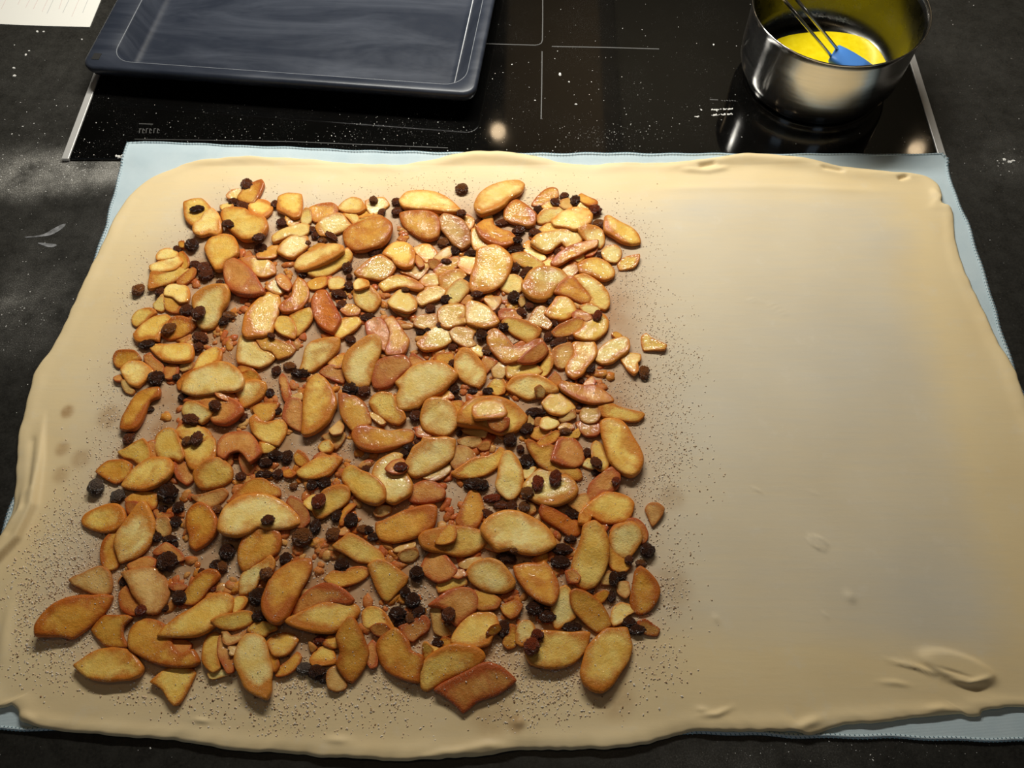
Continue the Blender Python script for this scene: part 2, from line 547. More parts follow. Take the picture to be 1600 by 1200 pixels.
# small printed characters, too blurred to read: short strokes
for (x, y, w) in [(217, 193.2, 22)]:
    flat_line('printed_stroke', [(x, y), (x + w, y + 0.8)], 0.0010, MAT['print'], hob, ZL)
for i, x in enumerate((219, 224, 229.5, 235, 241.5, 247)):
    flat_line('printed_stroke', [(x - 1.4, 208), (x - 0.6, 200.5)], 0.0008, MAT['print'], hob, ZL)
    flat_line('printed_stroke', [(x - 0.6, 200.6), (x + 2.2, 201 + (i % 2) * 3)], 0.0008, MAT['print'], hob, ZL)
    if i % 2: flat_line('printed_stroke', [(x - 1.2, 207.6), (x + 1.8, 207.6)], 0.0008, MAT['print'], hob, ZL)
for i in range(6):
    x = 1127 + i * 4
    flat_line('printed_stroke', [(x, 156.4 + (i % 2)), (x + 2.6, 157.6)], 0.0009, MAT['print'], hob, ZL)
# knife-bright fingermarks of spilled sugar left of the pan are loose specks, see flour_specks

# ------------------------------------------------------------------ towel
TOWEL = [(200, 225), (225, 223.5), (300, 227), (400, 231), (600, 239), (800, 242), (1000, 242), (1200, 243.5), (1330, 243), (1420, 244), (1470, 243),
         (1480, 250), (1490, 290), (1512, 345), (1530, 400), (1548, 450), (1562, 505), (1580, 560), (1600, 612), (1650, 760), (1710, 950), (1768, 1150),
         (1760, 1162), (1600, 1159), (1500, 1157), (1400, 1155), (1250, 1152), (1150, 1149), (1000, 1146), (800, 1142), (600, 1142), (400, 1142), (200, 1143), (110, 1142),
         (40, 1141), (0, 1140), (-60, 1139), (-100, 1138), (-104, 1130), (-60, 1010), (0, 838), (50, 690), (100, 525), (140, 420), (165, 350), (180, 290), (190, 250)]


def densify(P, step):
    out = []
    n = len(P)
    for i in range(n):
        a, b = np.array(P[i]), np.array(P[(i + 1) % n])
        k = max(1, int(np.linalg.norm(b - a) / step))
        for j in range(k): out.append(a + (b - a) * j / k)
    return np.array(out)


tw = densify([tuple(unproj(a, b, 0.002)[:2]) for a, b in TOWEL], 0.006)
cen = tw.mean(0)
nT = len(tw)
wob = np.array([0.0006 * math.sin(i * 0.9) + 0.0005 * math.sin(i * 0.37 + 1) for i in range(nT)])
dirs = (cen - tw) / np.linalg.norm(cen - tw, axis=1)[:, None]
tw = tw + dirs * wob[:, None]
tz = HZ + 0.0012


def towel_z(x, y):  # climbs from the worktop onto the hob glass
    k = np.clip((y + 0.012) / 0.012, 0, 1)
    return 0.0016 + k * (HZ + 0.0002) + 0.0002 * np.sin(x * 60) * np.sin(y * 45)


V, Fc = [], []
fr = [0.0, 0.0, 0.01, 0.03, 0.06, 0.12, 0.25, 0.5, 0.8]
for k, s in enumerate(fr):
    q = tw + (cen - tw) * s
    z = towel_z(q[:, 0], q[:, 1])
    if k == 0: z = z - 0.0014
    V += [(a, b, c) for (a, b), c in zip(q, z)]
for k in range(len(fr) - 1):
    for i in range(nT):
        j = (i + 1) % nT
        Fc.append((k * nT + i, k * nT + j, (k + 1) * nT + j, (k + 1) * nT + i))
V.append((cen[0], cen[1], towel_z(cen[0], cen[1])))
for i in range(nT): Fc.append(((len(fr) - 1) * nT + i, (len(fr) - 1) * nT + (i + 1) % nT, len(V) - 1))
V = [(a, b, c) for a, b, c in V]
towel = mesh_obj('tea_towel', V, [f[::-1] for f in Fc], MAT['towel'])
tag(towel, 'pale blue cotton tea towel spread beneath the rolled dough', 'towel')
hp = tw + dirs * 0.0022
hemV, hemF = tube_data([(a, b, towel_z(a, b) - 0.0001) for a, b in hp], 0.0011, 6, True)
mesh_obj('hem', hemV, hemF, MAT['towel'], towel)
st_mat = simple('hem_thread', (0.10, 0.20, 0.26, 1), 0.9)
sv, sf = [], []
for i in range(nT):   # overlock stitches, too fine to pick apart one by one
    for k in range(2):
        a = tw[i] + (tw[(i + 1) % nT] - tw[i]) * k / 2
        d = dirs[i]; t = np.array([-d[1], d[0]])
        z = towel_z(*a) + 0.0011
        b0 = len(sv)
        for s1, s2 in ((-0.0003, -0.0004), (0.0003, -0.0004), (0.0003, 0.0036), (-0.0003, 0.0036)):
            p = a + t * s1 + d * s2
            sv.append((p[0], p[1], z - (0.0008 if s2 < 0 else 0.0)))
        sf.append((b0, b0 + 1, b0 + 2, b0 + 3))
tag(mesh_obj('hem_stitching', sv, sf, st_mat, towel, smooth=False), kind='stuff')

# ------------------------------------------------------------------ dough
DOUGH = [(205, 300), (240, 273), (300, 252), (380, 247), (480, 248), (560, 255), (620, 257), (680, 248), (740, 238), (800, 241), (860, 250), (930, 257), (1000, 255), (1080, 252),
         (1170, 243), (1250, 249), (1330, 262), (1380, 266), (1440, 271), (1464, 285), (1472, 303), (1470, 316), (1490, 330), (1494, 370), (1503, 410), (1515, 440), (1540, 490),
         (1560, 530), (1580, 570), (1597, 610), (1640, 720), (1675, 850), (1700, 1000), (1700, 1095), (1640, 1104), (1600, 1104), (1562, 1107), (1537, 1112), (1533, 1119), (1515, 1119), (1500, 1116), (1440, 1122),
         (1340, 1132), (1290, 1141), (1265, 1148), (1235, 1141), (1130, 1144), (1100, 1144), (1040, 1155), (960, 1167), (860, 1174), (800, 1175), (730, 1183), (650, 1190), (600, 1187), (500, 1180), (350, 1170),
         (250, 1155), (150, 1145), (100, 1141), (40, 1132), (27, 1124), (25, 1112), (14, 1103), (0, 1106), (-25, 1100), (-50, 1000), (-40, 930), (-18, 880), (2, 832), (18, 795), (24, 740),
         (27, 690), (35, 640), (50, 590), (75, 550), (100, 500), (125, 450), (150, 400), (165, 370), (182, 332)]
ZD = 0.0046


def smooth_px(P, n):
    return smooth_loop(P, n)


def dough_base(x, y):
    return (ZD + np.clip((y + 0.012) / 0.012, 0, 1) * HZ * 0.8 + 0.00035 * np.sin(21 * x + 3 * np.sin(9 * y)) * np.cos(17 * y + 2 * np.sin(11 * x))
            + 0.00018 * np.sin(70 * x + 40 * y) * np.sin(55 * y - 31 * x))


def seg_dist(x, y, pxs, z=ZD):
    """distance to a polyline given in pixels, and signed side"""
    best = np.full(np.shape(x), 1e9); side = np.zeros(np.shape(x)); par = np.zeros(np.shape(x))
    P = [unproj(a, b, z)[:2] for a, b in pxs]
    L = len(P) - 1
    for i in range(L):
        a, b = P[i], P[i + 1]
        d = b - a; l2 = d @ d
        t = np.clip(((x - a[0]) * d[0] + (y - a[1]) * d[1]) / l2, 0, 1)
        ex, ey = x - a[0] - t * d[0], y - a[1] - t * d[1]
        dd = np.hypot(ex, ey)
        sg = np.sign(d[0] * ey - d[1] * ex)
        m = dd < best
        best = np.where(m, dd, best); side = np.where(m, sg, side); par = np.where(m, (i + t) / L, par)
    return best, side, par


def dough_extra(x, y):
    z = np.zeros(np.shape(x))
    # long fold along the left edge
    d, s, p = seg_dist(x, y, [(68, 640), (64, 720), (54, 790), (30, 840), (0, 872), (-30, 895)])
    w = np.where(s < 0, 0.0085, 0.0022)
    w = np.where(s > 0, 0.0085, 0.0022) if LEFT_FLIP else w
    z = z + 0.0062 * np.exp(-(d / w)**2) * np.clip(p * 3.0, 0, 1)
    d, s, p = seg_dist(x, y, [(40, 760), (34, 800), (10, 838), (-10, 860)])
    z = z + 0.0030 * np.exp(-(d / 0.003)**2) * np.sin(np.pi * np.clip(p, 0.02, 0.98))
    d, s, p = seg_dist(x, y, [(52, 690), (48, 760)])
    z = z - 0.0012 * np.exp(-(d / 0.003)**2)
    # folded flap near the right front corner and its creases
    c = unproj(1495, 1043, ZD); dx, dy = x - c[0], y - c[1]
    ca, sa = math.cos(-0.30), math.sin(-0.30)
    u, v = (dx * ca + dy * sa) / 0.024, (-dx * sa + dy * ca) / 0.0095
    r = np.sqrt(u * u + v * v)
    z = z + 0.0036 / (1 + np.exp((r - 1) * 14)) - 0.0013 * np.exp(-((u + 0.1) / 0.4)**2 - ((v + 0.5) / 0.12)**2)
    for pl, h, wd in [([(1385, 1032), (1430, 1042), (1472, 1058)], 0.0022, 0.0016), ([(1470, 1060), (1510, 1069), (1550, 1056)], 0.0020, 0.0018),
                      ([(1370, 1065), (1400, 1067), (1425, 1072)], 0.0010, 0.002), ([(1500, 1112), (1470, 1107), (1440, 1110)], 0.0018, 0.0025),
                      ([(1090, 1118), (1120, 1116), (1145, 1105)], 0.0018, 0.002), ([(1085, 1108), (1110, 1110)], 0.0010, 0.002),
                      ([(1240, 1140), (1262, 1130), (1285, 1122)], 0.0020, 0.003), ([(300, 1124), (330, 1128)], 0.0012, 0.0018), ([(505, 1155), (550, 1158)], 0.0013, 0.0025),
                      ([(700, 1178), (760, 1165), (800, 1168)], 0.0016, 0.003), ([(650, 1188), (690, 1176), (740, 1172)], 0.0014, 0.0025),
                      ([(20, 930), (8, 990), (2, 1050)], 0.0016, 0.004), ([(30, 1115), (45, 1120), (60, 1132)], 0.0014, 0.0025),
                      ([(800, 1130), (822, 1128)], 0.0015, 0.003)]:
        d, s, p = seg_dist(x, y, pl)
        z = z + h * np.exp(-(d / wd)**2) * np.sin(np.pi * np.clip(p, 0.06, 0.94))
    # thick rolled lip and dents along the back edge
    for pl, h, wd in [([(1000, 262), (1080, 258), (1170, 250), (1250, 256), (1330, 270), (1440, 280)], 0.0026, 0.007),
                      ([(420, 256), (500, 262), (560, 268)], 0.0010, 0.005), ([(1090, 262), (1120, 256)], -0.0028, 0.0028), ([(1280, 262), (1320, 269)], -0.0026, 0.0024),
                      ([(1402, 280), (1420, 275)], -0.0030, 0.0022), ([(1060, 266), (1105, 268), (1140, 262)], 0.0016, 0.003), ([(1455, 296), (1470, 312), (1488, 330)], 0.0022, 0.003),
                      ([(1500, 360), (1515, 420), (1545, 500), (1590, 600)], 0.0016, 0.006), ([(680, 254), (740, 246), (800, 250), (860, 258)], 0.0014, 0.006),
                      ([(1000, 296), (1200, 292), (1400, 300)], 0.0007, 0.004), ([(1200, 470), (1230, 495)], 0.0006, 0.0012), ([(1170, 465), (1186, 475)], 0.0006, 0.001)]:
        d, s, p = seg_dist(x, y, pl)
        z = z + h * np.exp(-(d / wd)**2) * np.clip(np.sin(np.pi * np.clip(p, 0.0, 1.0)) * 1.8, 0.0, 1)
    # little blisters
    for (px, py, rr, h, ring) in [(1278, 848, 0.0052, 0.0012, True), (1328, 933, 0.0045, 0.0013, False), (1119, 967, 0.003, 0.0008, False), (1184, 766, 0.002, 0.0007, False),
                                  (1290, 962, 0.002, 0.0006, False), (1272, 770, 0.002, 0.0006, False)]:
        c = unproj(px, py, ZD); r = np.hypot(x - c[0], y - c[1]) / rr
        z = z + (h * np.exp(-((r - 0.8) / 0.25)**2) + 0.3 * h * np.exp(-r * r * 6) if ring else h * np.exp(-r * r * 1.6))
    return z


LEFT_FLIP = False
NO, NR = 1300, 150
dl = smooth_px(DOUGH, NO)
dxy = np.array([unproj(a, b, ZD)[:2] for a, b in dl])
dcen = np.array([0.03, -0.25])
# even out ring spacing: about 2 mm apart at the edge, wider inside
ts = np.concatenate([np.linspace(0, 0.12, 40, endpoint=False), np.linspace(0.12, 0.985, NR - 40)])
wobble = np.array([0.0022 * mnoise.noise(Vector((i * 0.045, 0.3, 1.7))) + 0.0010 * mnoise.noise(Vector((i * 0.21, 5.3, 1.7))) for i in range(NO)])
wobble *= np.minimum(1, np.minimum(np.arange(NO), NO - np.arange(NO)) / 30)
ddir = (dcen - dxy) / np.linalg.norm(dcen - dxy, axis=1)[:, None]
dxy = dxy + ddir * wobble[:, None]
V = []
edge = dxy.copy()
rings = [(edge, np.full(NO, 0.0))]
allx, ally, alle = [], [], []
for s in ts:
    q = edge + (dcen - edge) * s
    allx.append(q[:, 0]); ally.append(q[:, 1])
    alle.append(np.linalg.norm(q - edge, axis=1))
X, Y, ED = np.concatenate(allx), np.concatenate(ally), np.concatenate(alle)
Z = dough_base(X, Y) + dough_extra(X, Y)
# edge profile: rounded and slightly thicker lip
lip = np.sin(np.linspace(0, 40, NO))
Z = Z + 0.0010 * np.exp(-((ED - 0.006) / 0.006)**2) - 0.0016 * np.exp(-(ED / 0.0012)**2)
# ripple of the lip
ai = np.tile(np.arange(NO), len(ts))
rip = np.array([mnoise.noise(Vector((i * 0.05, 9.1, 0.4))) for i in range(NO)]); rip2 = np.array([mnoise.noise(Vector((i * 0.14, 2.1, 0.4))) for i in range(NO)])
Z = Z + 0.0016 * rip[ai] * np.exp(-(ED / 0.012)**2) + 0.0008 * rip2[ai] * np.exp(-(ED / 0.006)**2)
V = np.stack([X, Y, Z], 1)
skirt = V[:NO].copy(); skirt[:, 2] = towel_z(skirt[:, 0], skirt[:, 1]) - 0.0008
skirt[:, :2] += ddir * 0.0006
cz = dough_base(np.array([dcen[0]]), np.array([dcen[1]]))[0]
nv = len(V)
VV = np.vstack([V, skirt, [[dcen[0], dcen[1], cz]]])
idx = np.arange(len(ts) * NO).reshape(len(ts), NO)
nxt = np.roll(idx, -1, axis=1)
Fq = np.stack([idx[:-1].ravel(), nxt[:-1].ravel(), nxt[1:].ravel(), idx[1:].ravel()], 1)[:, ::-1].tolist()
for i in range(NO):
    j = (i + 1) % NO
    Fq.append((nv + i, i, j, nv + j))
    Fq.append((idx[-1, i], nv + NO, idx[-1, j]))
x, y = VV[:, 0], VV[:, 1]
ed = np.concatenate([ED, np.zeros(NO), [0.3]])
thin = np.clip((ed - 0.030) / 0.055, 0, 1) * 0.62
thin += 0.28 * blob(x, y, 1330, 560, 0.10, 0.07) + 0.35 * blob(x, y, 1450, 950, 0.06, 0.045) + 0.2 * blob(x, y, 1100, 650, 0.05, 0.05) - 0.45 * blob(x, y, 1560, 700, 0.05, 0.16) - 0.45 * blob(x, y, 1150, 1080, 0.30, 0.045) - 0.3 * blob(x, y, 300, 1080, 0.30, 0.04)
thin += 0.25 * blob(x, y, 1390, 380, 0.03, 0.02) + 0.2 * blob(x, y, 1090, 330, 0.03, 0.015)
stain = np.zeros(len(x)); wet = np.zeros(len(x))
for (px, py, r, s) in [(110, 647, 0.0055, 0.75), (175, 655, 0.010, 0.5), (102, 705, 0.006, 0.5), (130, 720, 0.008, 0.45), (100, 745, 0.007, 0.4), (355, 525, 0.004, 0.6), (358, 542, 0.003, 0.6), (360, 556, 0.003, 0.6),
                       (458, 762, 0.005, 0.7), (1048, 780, 0.010, 0.3), (770, 1110, 0.016, 0.35), (808, 1132, 0.006, 0.5), (960, 1090, 0.014, 0.35), (455, 690, 0.006, 0.4), (1050, 920, 0.014, 0.28), (330, 430, 0.016, 0.55)]:
    b = blob(x, y, px, py, r, r * 1.1, p=4)
    stain += s * b; wet += b
FILL = [(345, 300), (480, 310), (620, 285), (760, 275), (900, 300), (1010, 350), (1050, 470), (1060, 620), (1060, 800), (1060, 950), (1040, 1050), (900, 1100), (700, 1120), (480, 1110), (250, 1100), (100, 1040), (60, 940), (110, 800), (150, 660), (180, 520), (220, 400)]
fill_xy = np.array([unproj(a, b, ZD)[:2] for a, b in FILL])


def poly_sdist(x, y, P):
    """signed distance, negative inside"""
    x = np.asarray(x, float); y = np.asarray(y, float)
    best = np.full(x.shape, 1e9); ins = np.zeros(x.shape, bool)
    n = len(P)
    for i in range(n):
        a, b = P[i], P[(i + 1) % n]
        d = b - a; t = np.clip(((x - a[0]) * d[0] + (y - a[1]) * d[1]) / (d @ d), 0, 1)
        best = np.minimum(best, np.hypot(x - a[0] - t * d[0], y - a[1] - t * d[1]))
        c = ((a[1] > y) != (b[1] > y)) & (x < (b[0] - a[0]) * (y - a[1]) / (b[1] - a[1] + 1e-12) + a[0])
        ins ^= c
    return np.where(ins, -best, best)


sd = poly_sdist(x, y, fill_xy)
speck = 1 / (1 + np.exp(sd / 0.009))
dough = mesh_obj('rolled_dough', VV, Fq, MAT['dough'], attrs={'thin': np.clip(thin, 0, 1), 'stain': np.clip(stain, 0, 1), 'wet': np.clip(wet, 0, 1), 'speck': speck, 'juice': 1 / (1 + np.exp((sd + 0.034) / 0.008))})
tag(dough, 'thin rolled sheet of pastry dough with ragged edges on the towel', 'dough')

